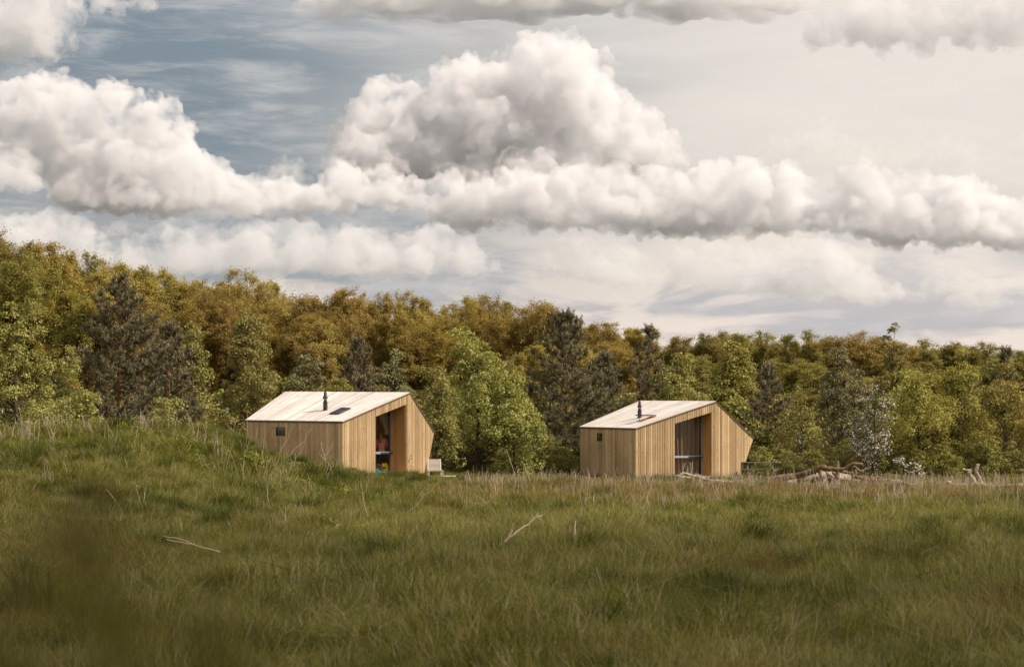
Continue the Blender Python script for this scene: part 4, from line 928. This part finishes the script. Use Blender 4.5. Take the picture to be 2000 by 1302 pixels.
front_pine(705, 745, 90, 119, 'young pine with pale candles just above the left cabin roof', 127, dens=1.)
front_tree('birch_tree', 775, 690, 140, 122, 'pale birch behind the ridge of the left cabin', 108, 'pale', point=.6, size=.09, clump_r=.32, lpc=52)
front_tree('birch_tree', 660, 735, 120, 120, 'lower leafy birch right above the left cabin ridge', 128, 'birch', point=.5, size=.09, clump_r=.32)
front_tree('maple_tree', 930, 652, 235, 116, 'largest bright maple, between the two cabins', 209, point=.0, lpc=112)
front_tree('maple_tree', 852, 720, 120, 113, 'maple close behind the right corner of the left cabin', 121, point=.5)
front_tree('maple_tree', 1005, 775, 130, 115, 'low maple skirt right of the largest maple', 122, point=.3)
front_pine(1105, 622, 205, 121, 'tall broad pine left of the right cabin', 110, dens=1.25)
front_pine(1180, 700, 120, 124, 'lower pine leaning against the right side of the tall broad pine', 129, dens=1.2)
front_pine(1268, 645, 110, 127, 'dark spiky pine top rising behind the right cabin', 111, open_=.2)
front_tree('maple_tree', 1330, 697, 155, 123.5, 'round bright maple directly behind the right cabin', 112, point=.4)
front_tree('maple_tree', 1225, 770, 90, 125, 'small maple above the left roof corner of the right cabin', 130, point=.5)
front_tree('oak_tree', 1425, 672, 165, 136, 'dense olive green oak behind the right slope of the right cabin', 113, 'oakg', point=.3, size=.13, clump_r=.5)
front_pine(1500, 722, 110, 129, 'dark small pine right of the right cabin, below the oaks', 114, dens=1.)
front_tree('birch_tree', 1565, 758, 110, 122, 'slim pale birch with visible trunk right of the picnic table', 115, 'birch', point=.8, size=.09, clump_r=.3, lpc=48)
front_tree('maple_tree', 1645, 692, 130, 124, 'maple with whitish leaves left of the blossoming hawthorn', 116, 'pale', point=.5)
front_tree('birch_tree', 1745, 642, 120, 138, 'tall thin birch sticking out above the wood at the right', 117, 'birch', point=.9, size=.10, clump_r=.3, dens=.6)
front_tree('maple_tree', 1800, 722, 150, 119, 'yellow green maple right of the blossoming hawthorn', 118, 'mapley', point=.5)
front_tree('maple_tree', 1875, 690, 120, 126, 'tall yellow green maple third from the right edge', 131, 'mapley', point=.6)
front_tree('maple_tree', 1960, 722, 150, 119, 'yellow green maple at the right edge of the picture', 132, 'mapley', point=.4)
front_tree('maple_tree', 2070, 740, 150, 121, 'maple outside the right edge of the picture', 133, 'mapley', point=.4)
front_pine(1965, 688, 90, 138, 'thin dark pine top above the right edge maples', 134, open_=.35)
front_pine(1890, 735, 90, 133, 'small dark pine hidden between the yellow green maples', 135)
# hawthorn in blossom
def hawthorn(cx, top, wpx, D, seed, label, kind='hawthorn'):
    loc = spot(cx, D); H, W = dims(top, wpx, D, loc.z); rn = rng(seed)
    seg, V, Fc, tint = broadleaf(rn, H, W, int(2*math.pi*W*H*.75/.3), 45, .08, clump_r=.34, point=.6)
    t_, c_ = build_tree(kind, rn, seg, V, Fc, tint, M['may'], M['bark'])
    v4 = V.reshape(-1, 4, 3).mean(1); sel = (rn.random(len(v4)) < .85); cc = v4[sel]; ns = np.sin(cc[:, 0]*4.1+1)*np.sin(cc[:, 2]*4.6+cc[:, 0])+np.sin(cc[:, 1]*3.1)*.4
    cc = cc[ns > -.45]; out = unit(cc-np.array([0, 0, H*.4])); cc = cc+out*.08+rn.normal(0, .05, cc.shape)
    bv, bf = leaves(rn, cc, .085, out+np.array([0, 0, .3]), .8, .5)
    r = place_tree(kind, (t_, c_, mesh_np('hawthorn_blossom', bv, bf, 4, tint=rn.random(len(cc)), mat=M['blossom'])), loc, 0, 1., label, 'hawthorn', None, ('trunk', 'crown', 'blossom'))
hawthorn(1708, 752, 105, 117, 140, 'tall hawthorn covered in white blossom')
hawthorn(1776, 890, 50, 115, 141, 'small hawthorn bush with white blossom, low at the foot of the trees')
# shrubs and dark undergrowth at the foot of the trees
ANCH = [(-230, 'the far left thicket beyond the picture edge'), (-110, 'the maple outside the left edge'), (-20, 'the broad left edge maple'), (110, 'the gap left of the big left pine'), (232, 'the big left pine'), (375, 'the slim maple'), (490, 'the tall bright maple'), (605, 'the whitebeam'), (700, 'the small dark pine'), (775, 'the pale birch'), (850, 'the right corner of the left cabin'), (925, 'the largest maple'), (1015, 'the gap beside the largest maple'), (1105, 'the tall broad pine'),
        (1180, 'the lower leaning pine'), (1268, 'the spiky pine top'), (1330, 'the round maple'), (1425, 'the olive green oak'), (1500, 'the pine by the picnic table'), (1565, 'the slim pale birch'), (1645, 'the whitish maple'), (1708, 'the white hawthorn'), (1745, 'the thin tall birch'), (1800, 'the first yellow green maple'), (1875, 'the middle yellow green maple'), (1960, 'the right edge maple'), (2040, 'the right edge of the picture'), (2130, 'the maple outside the right edge'), (2250, 'the far right thicket beyond the picture edge')]
def near(px):
    a, nm = min(ANCH, key=lambda q: abs(q[0]-px)); d = px-a
    return ('straight above ', 'just left of ', 'just right of ')[0 if abs(d) < 14 else (1 if d < 0 else 2)]+nm
used = {}
def uniq(s, px):
    used[s] = used.get(s, 0)+1
    t_ = s if used[s] == 1 else s+', %s one' % ('right', 'left', 'deeper')[(used[s]-2) % 3]
    return t_ if len(t_.split()) <= 16 else t_.replace('lower front row', 'front row')
SH = []
for k in range(5):
    rn = rng(300+k); seg, V, Fc, tint = broadleaf(rn, 2.2, 1.5, 60, 60, .11, point=.1, clump_r=.4, bottom=.02); SH.append(build_tree('shrub', rn, seg, V, Fc, tint, M['maple'] if k % 2 else M['birch'], M['bark']))
rn = rng(9)
names_ = ['low rounded shrub', 'leafy shrub', 'bushy green shrub']
k = 0
for px in sorted(list(range(-252, 2300, 48))+[p+24 for p in range(852, 1120, 48)]+[p+24 for p in range(1476, 2040, 48)]):
    for row, (D, s0) in enumerate(((118.5, .62), (128, 1.25), (134, 1.75))):
        if row and (px+252) % 48: continue
        if row == 0 and (px < 845 or 1120 < px < 1470): continue
        ppx = px+rn.uniform(-18, 18)+row*20; q = spot(ppx, D+rn.uniform(-1.5, 1.5)); s = s0*rn.uniform(.75, 1.2)
        if row and q.x > 17.5 and D > 130 and rn.random() < .35: continue
        place_tree('shrub', SH[rn.integers(5)], q, rn.uniform(0, 6.28), (s, s, s*rn.uniform(.8, 1.1)), uniq(['low edge shrub ', 'tall gap shrub ', 'dense thicket shrub '][row]+near(ppx).replace('straight above', 'at the foot of'), ppx), 'shrub', ['low shrubs at the foot of the front trees', 'shrubs in the gaps of the wood', 'thicket shrubs inside the wood'][row]); k += 1
# oaks behind
OK = []
for k in range(7):
    rn = rng(500+k); nleaf = (96000, 110000, 56000, 104000, 112000, 46000, 90000)[k]
    seg, V, Fc, tint = oak(rn, 10., 3.7, nleaf, .078)
    OK.append(build_tree('oak', rn, seg, V, Fc, tint, M['oak'] if k not in (4,) else M['oakg'], M['oakbark']))
OAKS = [(-270,460,3,152),(-200,450,1,152),(-130,458,0,150),(2110,695,3,153),(2180,690,1,154),(2250,700,0,152),(-60,455,4,150),(15,462,4,150),(95,478,3,150),(150,500,4,154),(215,512,0,152),(285,528,4,152),(345,530,6,156),(410,548,1,154),(480,528,5,152),(545,560,2,158),(600,588,3,160),(645,568,6,156),(700,562,1,158),(760,566,2,160),(815,580,3,158),(870,582,0,162),(925,580,6,160),(990,574,2,154),(1050,612,3,164),(1120,640,1,160),(1185,626,0,158),(1235,642,3,162),(1295,668,6,160),
        (1355,655,4,156),(1410,650,4,158),(1465,650,0,162),(1515,664,6,160),(1575,650,2,152),(1625,668,3,156),(1680,645,2,150),(1735,662,6,156),(1800,668,5,152),(1850,672,0,156),(1895,672,3,152),(1945,682,5,150),(2000,695,0,152),(2050,690,1,156),
        (60,505,4,143),(180,560,1,143),(320,580,0,144),(400,590,3,146),(560,610,0,148),(630,610,1,148),(740,615,3,150),(850,620,6,150),(1080,660,0,150),(1200,672,6,150),(1380,700,4,146),(1550,705,4,144),(1760,705,3,146),(1620,720,4,142)]
CR = sorted((a, b) for a, b, c_, d_ in OAKS if d_ >= 150)
for q_, px in enumerate(range(-90, 2130, 58)): OAKS.append((px, float(np.interp(px, [a for a, b in CR], [b for a, b in CR]))+(16, 30, 8, 24)[q_ % 4], (1, 3, 0, 4, 6)[q_ % 5], 168))
sel_lab = {990: 'oak with open crown and dark forked limbs, highest between the cabins', 480: 'thin leaved oak whose bare twigs show against the sky, behind the tall left maple', 1680: 'airy oak against the sky at the right, left of the tall thin birch', 15: 'tallest oak, at the left end of the wood', 645: 'domed orange brown oak above the left cabin'}
for k, (px, top, v, D) in enumerate(OAKS):
    if px > 1300 and (px*7) % 5 < 3 and px != 1680: v = 4
    deep = D == 168
    q = spot(px, D); H = EYE+(HZ-top)/F*D-q.z; w_ = {990: 1.25}.get(px, 1.0)*rng(px+999).uniform(1.0, 1.25)*min(1.25, max(.9, 10/H))
    sz = H/10*1.02; sx = max(.85, sz)*w_*.95
    if px in sel_lab: place_tree('oak_tree', OK[v], q, rng(px+777).uniform(0, 6.28), (sx, sx, sz), sel_lab[px], 'oak tree')
    else: place_tree('oak_tree', OK[v], q, rng(px+777).uniform(0, 6.28), (sx, sx, sz), uniq(('deepest row oak ' if deep else 'back row oak ' if top < (560 if px < 400 else 600 if px < 1100 else 695 if px > 1350 else 655) else 'lower front row oak ')+near(px), px), 'oak tree', 'oaks of the wood behind')

# ------------------------------------------------------------------ grass
def blades(rn, n, rad, h0, h1, w, lean, tint0, tints, droop=.5, dirn=None):
    a = rn.uniform(0, 6.28, n); r_ = rad*np.sqrt(rn.random(n)); b = np.stack([np.cos(a)*r_, np.sin(a)*r_, np.zeros(n)], 1)
    h = rn.uniform(h0, h1, n); ld = rn.uniform(0, 6.28, n); l = np.abs(rn.normal(0, lean, n))*h; L = np.stack([np.cos(ld)*l, np.sin(ld)*l], 1)
    if dirn is not None: L = L+np.array(dirn)[None, :]*h[:, None]
    L = L+b[:, :2]*.35/max(rad, .01)*h[:, None]*.5
    wv = rn.uniform(0, 6.28, n); W = np.stack([np.cos(wv), np.sin(wv), np.zeros(n)], 1)*(w*rn.uniform(.6, 1.3, n))[:, None]*.5
    mid = b.copy(); mid[:, :2] += L*.38; mid[:, 2] = h*.58; tip = b.copy(); tip[:, :2] += L*1.15; tip[:, 2] = h*(1-droop*.4*np.clip(l/h, 0, 1.2)); b[:, 2] = -.06
    V = np.stack([b-W, b+W, mid+W*.85, mid-W*.85, tip-W*.15, tip+W*.15], 1).reshape(-1, 3); k = (np.arange(n)*6)[:, None]
    Fc = np.concatenate([k+np.array([[0, 1, 2, 3]]), k+np.array([[3, 2, 5, 4]])], 1).reshape(-1, 4)
    t = np.clip(rn.choice(tints, n)+rn.normal(0, .07, n)+tint0, 0, 1); return V, Fc, np.repeat(t, 2)
def join(*parts):
    V, Fc, T, o = [], [], [], 0
    for v, f, t in parts: V.append(v); Fc.append(f+o); T.append(t); o += len(v)
    return np.concatenate(V), np.concatenate(Fc), np.concatenate(T)
# tint: 0 dark green .. .5 olive green .. .8 pale straw .. 1 whitish
gmat, t, b, o = new_mat('meadow_grass'); tn = attr(t); reg = attr(t, 'region', 'INSTANCER')
cr = t.n('ShaderNodeValToRGB'); t.l(tn, cr.inputs[0]); e = cr.color_ramp.elements
e[0].position = 0; e[0].color = (.035, .052, .005, 1); e[1].position = 1; e[1].color = (.62, .53, .39, 1)
for p_, c_ in ((.3, (.096, .112, .008)), (.55, (.215, .207, .022)), (.72, (.34, .285, .085)), (.86, (.48, .39, .22))):
    x_ = e.new(p_); x_.color = (*c_, 1)
col = t.mix(t.ramp(reg, .5, 1., 0, .85), cr.outputs[0], (.24, .155, .045))       # seeding reddish patches
col = t.mix(t.ramp(reg, .5, 0., 0, .7), col, t.mix(.5, cr.outputs[0], (.075, .09, .016)))
t.l(col, b.inputs['Base Color']); b.inputs['Roughness'].default_value = .55; b.inputs['Specular IOR Level'].default_value = .25
tr = t.n('ShaderNodeBsdfTranslucent'); t.l(col, tr.inputs[0]); mx = t.n('ShaderNodeMixShader'); mx.inputs[0].default_value = .3
t.l(b.outputs[0], mx.inputs[1]); t.l(tr.outputs[0], mx.inputs[2]); t.l(mx.outputs[0], o.inputs['Surface'])
protos = []
def proto(*parts):
    V, Fc, T = join(*parts); me = mesh_np('grass_tuft', V, Fc, 4, tint=T, mat=gmat); protos.append(bpy.data.objects.new('grass_tuft_%02d' % len(protos), me))
G_ = [.2, .35, .42, .5, .55]; S_ = [.4, .5, .6, .72, .82]
for k in range(3):   # 0-2 near, fine
    rn = rng(700+k); proto(blades(rn, 380, .33, .14, .34, .0065, .85, 0, G_, .8), blades(rn, 85, .33, .18, .40, .0055, .7, 0, [.66, .74, .84]))
for k in range(2):   # 3-4 near, straw mixed
    rn = rng(710+k); proto(blades(rn, 260, .33, .12, .3, .006, .9, 0, G_, .8), blades(rn, 170, .33, .12, .38, .005, 1.05, 0, S_, .9))
rn = rng(720); proto(blades(rn, 520, .22, .2, .44, .0075, .8, -.12, [.15, .25, .35, .45], .9))                       # 5 dark tussock
rn = rng(721); proto(blades(rn, 380, .26, .06, .2, .006, 1.2, 0, [.62, .7, .8, .84], 1.), blades(rn, 80, .3, .1, .3, .005, .8, 0, G_))   # 6 matted dead
for k in range(3):   # 7-9 far, coarser
    rn = rng(730+k); proto(blades(rn, 230, .36, .14, .30, .0105, .7, 0, G_), blades(rn, 36, .36, .16, .36, .007, .55, 0, [.62, .74, .84]))
for k in range(2):   # 10-11 far straw mixed
    rn = rng(740+k); proto(blades(rn, 150, .36, .10, .26, .010, .6, 0, G_), blades(rn, 95, .36, .14, .36, .007, .5, 0, S_+[.92]))
def herb(rn, n, rad, h, ln, w, tl):
    a = rn.uniform(0, 6.28, n); r_ = rad*np.sqrt(rn.random(n)); z = h*(1-.5*(r_/rad)**2)*rn.uniform(.3, 1, n); C = np.stack([np.cos(a)*r_, np.sin(a)*r_, z], 1)
    d = np.stack([np.cos(a), np.sin(a), np.full(n, .7)], 1)+rn.normal(0, .45, (n, 3)); N = unit(d); T = unit(np.cross(N, np.cross(unit(rn.normal(size=(n, 3))), N))); Bt = np.cross(N, T)
    s = rn.uniform(.7, 1.2, n)[:, None]; V, Fc = leaf_quads(C, T*ln*s*.5, Bt*w*s*.5, rn, None); return V, Fc, np.clip(rn.choice(tl, n)+rn.normal(0, .04, n), 0, 1)
rn = rng(750); proto(herb(rn, 330, .3, .34, .10, .035, [.3, .42, .5, .58]), blades(rn, 120, .33, .1, .3, .005, .5, 0, G_))        # 12 leafy herbs
rn = rng(751); proto(herb(rn, 260, .3, .22, .05, .03, [.5, .6, .7, .8]), blades(rn, 200, .33, .1, .24, .006, .5, 0, G_))         # 13 small pale leaves
pc = bpy.data.collections.new('grass_kinds')
for p_ in protos: pc.objects.link(p_)
# points
rn = rng(77); pts, idx, reg_, scl = [], [], [], []
def fld(x, y, s, ph): return np.sin(x*s+ph+1.7*np.sin(y*s*.6+ph))*np.sin(y*s*.8+ph*2+1.3*np.sin(x*s*.5))
def scatter(y0, y1, dens, near):
    hw = lambda y: .225*y+4.0
    area = (y1-y0)*(hw(y0)+hw(y1)); n = int(area*dens); y = rn.uniform(y0, y1, n*2); x = rn.uniform(-1, 1, n*2)*hw(y1); ok = np.abs(x) < hw(y); x, y = x[ok][:n], y[ok][:n]; n = len(x)
    pale = fld(x, y, .5, 1.)+.7*fld(x, y, 1.3, 2.)+rn.normal(0, .35, n); band = sstep(60, 80, y)*(1-sstep(96, 112, y))*.8*(1-sstep(-3, -8, x)); lush = sstep(0, -7, x)*sstep(36, 60, y)
    mix = pale+band*1.4-lush*.5+sstep(6, 14, x)*.3 > .55
    i = np.where(mix, rn.integers(3, 5, n) if near else rn.integers(10, 12, n), rn.integers(0, 3, n) if near else rn.integers(7, 10, n))
    tus = (rn.random(n) < np.where(lush > .5, .12, .035)*(1+fld(x, y, 1.1, 8.))); i = np.where(tus, 5, i)
    dead = rn.random(n) < .016; i = np.where(dead, 6, i)
    hb = (fld(x, y, .35, 5.) > .72) & (rn.random(n) < .6) & (lush > .2); i = np.where(hb, 12, i)
    hb2 = (np.abs(y-47) < 3.2) & (x > 3.6) & (fld(x, y, .5, .3) > .1) & (rn.random(n) < .55); i = np.where(hb2, 13, i)
    for cx, D in ((1650, 29.5), (870, 26.8), (600, 26.6), (1090, 30), (1680, 29.5), (905, 26.6), (690, 34), (1760, 27), (560, 33), (1360, 38), (660, 41), (1280, 25)):
        d = np.hypot(x-(cx-1000)/F*D, (y-D)*.7); i = np.where(d < .33, 6, i)
    wl = 1-sstep(0, .14, np.abs(x*0+fld(x, y, .9, 3.)*.5))
    s = rn.uniform(.8, 1.25, n)*(1+.22*fld(x, y, .8, 4.)+.34*fld(x, y, 2.6, 1.)+.12*fld(x, y, 5.3, 2.)); s = np.where(i == 5, s*1.15, s)*(1-.45*sstep(86, 100, y))*(1-.45*sstep(84, 90, y)*sstep(6, 9, x))*(1-.12*sstep(30, 60, y))
    # keep clear of cabins
    keep = np.ones(n, bool)
    for c, an, (x0, x1_, y0_, y1_) in ((C1, R(51.17), (-.05, 6.0, .0, 7.3)), (C2, R(25.47), (-.05, 6.0, .0, 7.3))):
        dx, dy = x-c[0], y-c[1]; bx = dx*math.cos(an)+dy*math.sin(an); by = -dx*math.sin(an)+dy*math.cos(an); keep &= ~((bx > x0) & (bx < x1_) & (by > y0_+bx*.08) & (by < y1_))
        nearw = (bx > -1) & (bx < 7) & (by > -1) & (by < 8); s = np.where(nearw, s*.7, s)
    keep &= ~((np.abs(x-dk.x) < .8) & (np.abs(y-dk.y) < .8))
    orange = sstep(.3, .9, fld(x, y, .42, 7.)+.5*fld(x, y, 1.7, 1.))*.5*(1-lush); green = sstep(.35, .9, fld(x, y, .3, 11.))*.4
    rg = .5+orange*.5-green+rn.normal(0, .09, n)+.28*sstep(64, 76, y)*(1-sstep(98, 106, y))*sstep(-4, 2, x)
    pts.append(np.stack([x, y, height(x, y)], 1)[keep]); idx.append(i[keep]); reg_.append(rg[keep]); scl.append(s[keep])
scatter(19, 34, 15, True); scatter(34, 58, 12, True); scatter(58, 80, 9, False); scatter(80, 108, 8, False); scatter(108, 131, 5, False)
PT = np.concatenate(pts); n = len(PT)
me = bpy.data.meshes.new('grass'); me.vertices.add(n); me.vertices.foreach_set('co', PT.astype(np.float32).ravel())
for nm, ty, arr in (('kind_index', 'INT', np.concatenate(idx).astype(np.int32)), ('region', 'FLOAT', np.concatenate(reg_).astype(np.float32)), ('size', 'FLOAT', np.concatenate(scl).astype(np.float32))):
    a = me.attributes.new(nm, ty, 'POINT'); a.data.foreach_set('value', arr)
x, y = PT[:, 0], PT[:, 1]; th = rn.uniform(0, 6.283, n)      # wind and trampling lay the tufts over in drifts
ta = .38*fld(x, y, 1.9, .7)+.25*fld(x, y, .7, 6.)+rn.normal(0, .20, n)+.04; tb_ = .34*fld(x, y, 2.2, 3.)+rn.normal(0, .20, n)
ca, sa, cb, sb, ct, st2 = np.cos(ta), np.sin(ta), np.cos(tb_), np.sin(tb_), np.cos(th), np.sin(th); o_, z_ = np.ones(n), np.zeros(n)
Ry = np.stack([ca, z_, sa, z_, o_, z_, -sa, z_, ca], 1).reshape(-1, 3, 3); Rx = np.stack([o_, z_, z_, z_, cb, -sb, z_, sb, cb], 1).reshape(-1, 3, 3); Rz = np.stack([ct, -st2, z_, st2, ct, z_, z_, z_, o_], 1).reshape(-1, 3, 3)
RM = Ry @ Rx @ Rz; eu = np.stack([np.arctan2(RM[:, 2, 1], RM[:, 2, 2]), np.arcsin(np.clip(-RM[:, 2, 0], -1, 1)), np.arctan2(RM[:, 1, 0], RM[:, 0, 0])], 1)
a = me.attributes.new('tilt', 'FLOAT_VECTOR', 'POINT'); a.data.foreach_set('vector', eu.astype(np.float32).ravel())
grass = link('grass', me); grass['kind'] = 'stuff'; me.materials.append(gmat)
gn = bpy.data.node_groups.new('grass_scatter', 'GeometryNodeTree'); gn.interface.new_socket('Geometry', in_out='INPUT', socket_type='NodeSocketGeometry'); gn.interface.new_socket('Geometry', in_out='OUTPUT', socket_type='NodeSocketGeometry')
N = gn.nodes; L = gn.links; gi = N.new('NodeGroupInput'); go_ = N.new('NodeGroupOutput')
ci = N.new('GeometryNodeCollectionInfo'); ci.inputs['Collection'].default_value = pc; ci.inputs['Separate Children'].default_value = True; ci.inputs['Reset Children'].default_value = True
ip = N.new('GeometryNodeInstanceOnPoints'); ip.inputs['Pick Instance'].default_value = True
def na(nm, ty):
    x = N.new('GeometryNodeInputNamedAttribute'); x.data_type = ty; x.inputs['Name'].default_value = nm
    return [s_ for s_ in x.outputs if s_.name == 'Attribute' and s_.enabled][0]
L.new(gi.outputs[0], ip.inputs['Points']); L.new(ci.outputs[0], ip.inputs['Instance']); L.new(na('kind_index', 'INT'), ip.inputs['Instance Index'])
L.new(na('tilt', 'FLOAT_VECTOR'), ip.inputs['Rotation']); L.new(na('size', 'FLOAT'), ip.inputs['Scale']); L.new(ip.outputs[0], go_.inputs[0])
grass.modifiers.new('scatter', 'NODES').node_group = gn

# dry upright stems, past counting, in a band across the meadow
rn = rng(88); S0, S1, r0_, r1_ = [], [], [], []
def stems(n, y0, y1, x0, x1, hh, rr, lean=.25, clump=0):
    k = 0
    while k < n:
        y = rn.uniform(y0, y1); x = rn.uniform(x0, x1)
        if abs(x) > .24*y+2: continue
        for _ in range(1+(rn.integers(2, 7) if rn.random() < clump else 0)):
            xx, yy = x+rn.normal(0, .15), y+rn.normal(0, .2); p = np.array([xx, yy, gz(xx, yy)-.02]); d = np.array([rn.normal(0, lean), rn.normal(0, lean), 1.]); d /= np.linalg.norm(d); h = hh*rn.uniform(.45, 1.25); r_ = rr*rn.uniform(.6, 1.3)
            for s in range(2):
                q = p+d*h/2; S0.append(p); S1.append(q); r0_.append(r_*(1-.3*s)); r1_.append(r_*(.7-.35*s)); p = q; d = d+rn.normal(0, .10, 3)
            k += 1
stems(3000, 66, 101, -2, 26, .62, .0085, .28, .35); stems(420, 60, 74, 2, 20, .5, .0075, .3, .3); stems(260, 36, 60, -5, 14, .42, .0050, .35, .2); stems(200, 46, 74, -20, -4, .6, .0070, .35, .3); stems(480, 60, 73, -22, -5, .75, .0075, .3, .4); stems(90, 100, 112, -4, 25, .55, .008, .3, .2)
v, f = tubes_np(S0, S1, r0_, r1_, 4); ds = link('dry_stems', mesh_np('dry_stems', v, f, 4, mat=plain('mauve_dry_stems', (.40, .31, .25), .85, 0, .45, 2))); ds['kind'] = 'stuff'

# plants that stand out in the grass
silv = leaf_mat('silvery_leaves', (.20, .22, .12), (.48, .48, .38), trans=.2); lime = leaf_mat('broad_green_leaves', (.10, .13, .03), (.24, .25, .09), trans=.3)
def leafy(px, py, D, rad, h, n, ln, w, mat, label, seed, up=.7, kind='leafy_plant'):
    c = P(px, py, D); z = gz(c.x, c.y); rn = rng(seed); a = rn.uniform(0, 6.28, n); r_ = rad*np.sqrt(rn.random(n)); C = np.stack([np.cos(a)*r_, np.sin(a)*r_*.8, h*np.sqrt(np.clip(1-(r_/rad)**2*.8, 0, 1))*rn.uniform(.55, 1, n)], 1)
    d = unit(np.stack([np.cos(a)*.6, np.sin(a)*.6, np.full(n, up)], 1)+rn.normal(0, .4, (n, 3))); Bt = unit(np.cross(d, rn.normal(size=(n, 3)))); s = rn.uniform(.7, 1.25, n)[:, None]
    V, Fc = leaf_quads(C, d*ln*s*.5, Bt*w*s*.5, rn, None); o = link(kind, mesh_np(kind, V, Fc, 4, tint=rn.random(n), mat=mat), loc=(c.x, c.y, z)); return tag(o, label, 'plant')
leafy(545, 935, 62, .42, .42, 420, .13, .022, silv, 'patch of silvery narrow leaved plants on the right flank of the mound', 1)
leafy(600, 905, 66, .28, .34, 120, .12, .022, silv, 'small silvery plant patch above the larger one, near the left cabin wall', 2)
leafy(400, 925, 60, .35, .3, 90, .14, .05, silv, 'pale broad leaved plant in the middle of the mound face', 3)
leafy(350, 848, 68, .75, .34, 520, .13, .03, lime, 'lush green leafy patch on the mound crest left of the left cabin', 4)
leafy(690, 938, 80, .28, .55, 34, .42, .11, lime, 'broad upright dock leaves at the front corner of the left cabin', 5, 1.6, 'dock_plant')
leafy(1415, 998, 72, .34, .40, 420, .16, .012, leaf_mat('dark_rush', (.02, .032, .008), (.05, .06, .015), trans=.15), 'dark green bushy clump standing alone in the right meadow', 6, 1.2, 'rush_clump')
leafy(855, 985, 66, .5, .25, 260, .10, .022, silv, 'grey green leafy patch at the right foot of the mound', 7)
leafy(1870, 1075, 45, .7, .14, 260, .06, .03, silv, 'low light leafed patch in the meadow near the right edge', 8)
leafy(1740, 1065, 47, .7, .12, 220, .06, .03, silv, 'low light leafed patch in the right meadow, left of the edge patch', 9)
# weeds growing right in front of the lens, melted away by the shallow focus
wd = leaf_mat('near_weed_leaves', (.09, .085, .012), (.16, .14, .022), trans=.5)
def near_weed(px, ptop, D, hw, label, seed, n):
    x = (px-1000)/F*D; z0 = gz(x, D)-.02; zt = EYE+(HZ-ptop)/F*D; rn = rng(seed); r = empty('weed', (x, D, z0), label, 'weed'); H = zt-z0; mb = MB()
    for k in range(4):
        a, b_ = rn.normal(0, hw*.35), rn.normal(0, hw*.6); mb.tube([(a*.4, rn.normal(0, .03), 0), (a, 0, H*.5), (b_, rn.normal(0, .04), H*rn.uniform(.8, .98))], [.005, .004, .002], 6)
    mb.build('stem', M['darkstalk'], r)
    a = rn.uniform(0, 6.28, n); rr = hw*np.sqrt(rn.random(n)); zz = H*(1-.45*rn.random(n)**1.3); rr = rr*np.clip((H-zz)/H*5+.25, 0, 1); C = np.stack([np.cos(a)*rr, np.sin(a)*rr, zz], 1)
    V, Fc = leaves(rn, C, .020, np.tile(np.array([[0, -.4, 1.]]), (n, 1)), .8, .3); link('foliage', mesh_np('weed_leaves', V, Fc, 4, tint=rn.random(n), mat=wd), r)
near_weed(150, 975, .95, .055, 'blurred olive weed close to the lens, lower left, its top reaching the mound', 21, 170)
near_weed(420, 1180, .85, .035, 'blurred dark weed close to the lens near the bottom, left of the middle', 22, 90)
near_weed(240, 1170, .8, .045, 'blurred weed at the very bottom, between the two taller blurred weeds', 23, 90)
near_weed(30, 1130, .85, .035, 'blurred weed close to the lens in the lower left corner', 24, 80)
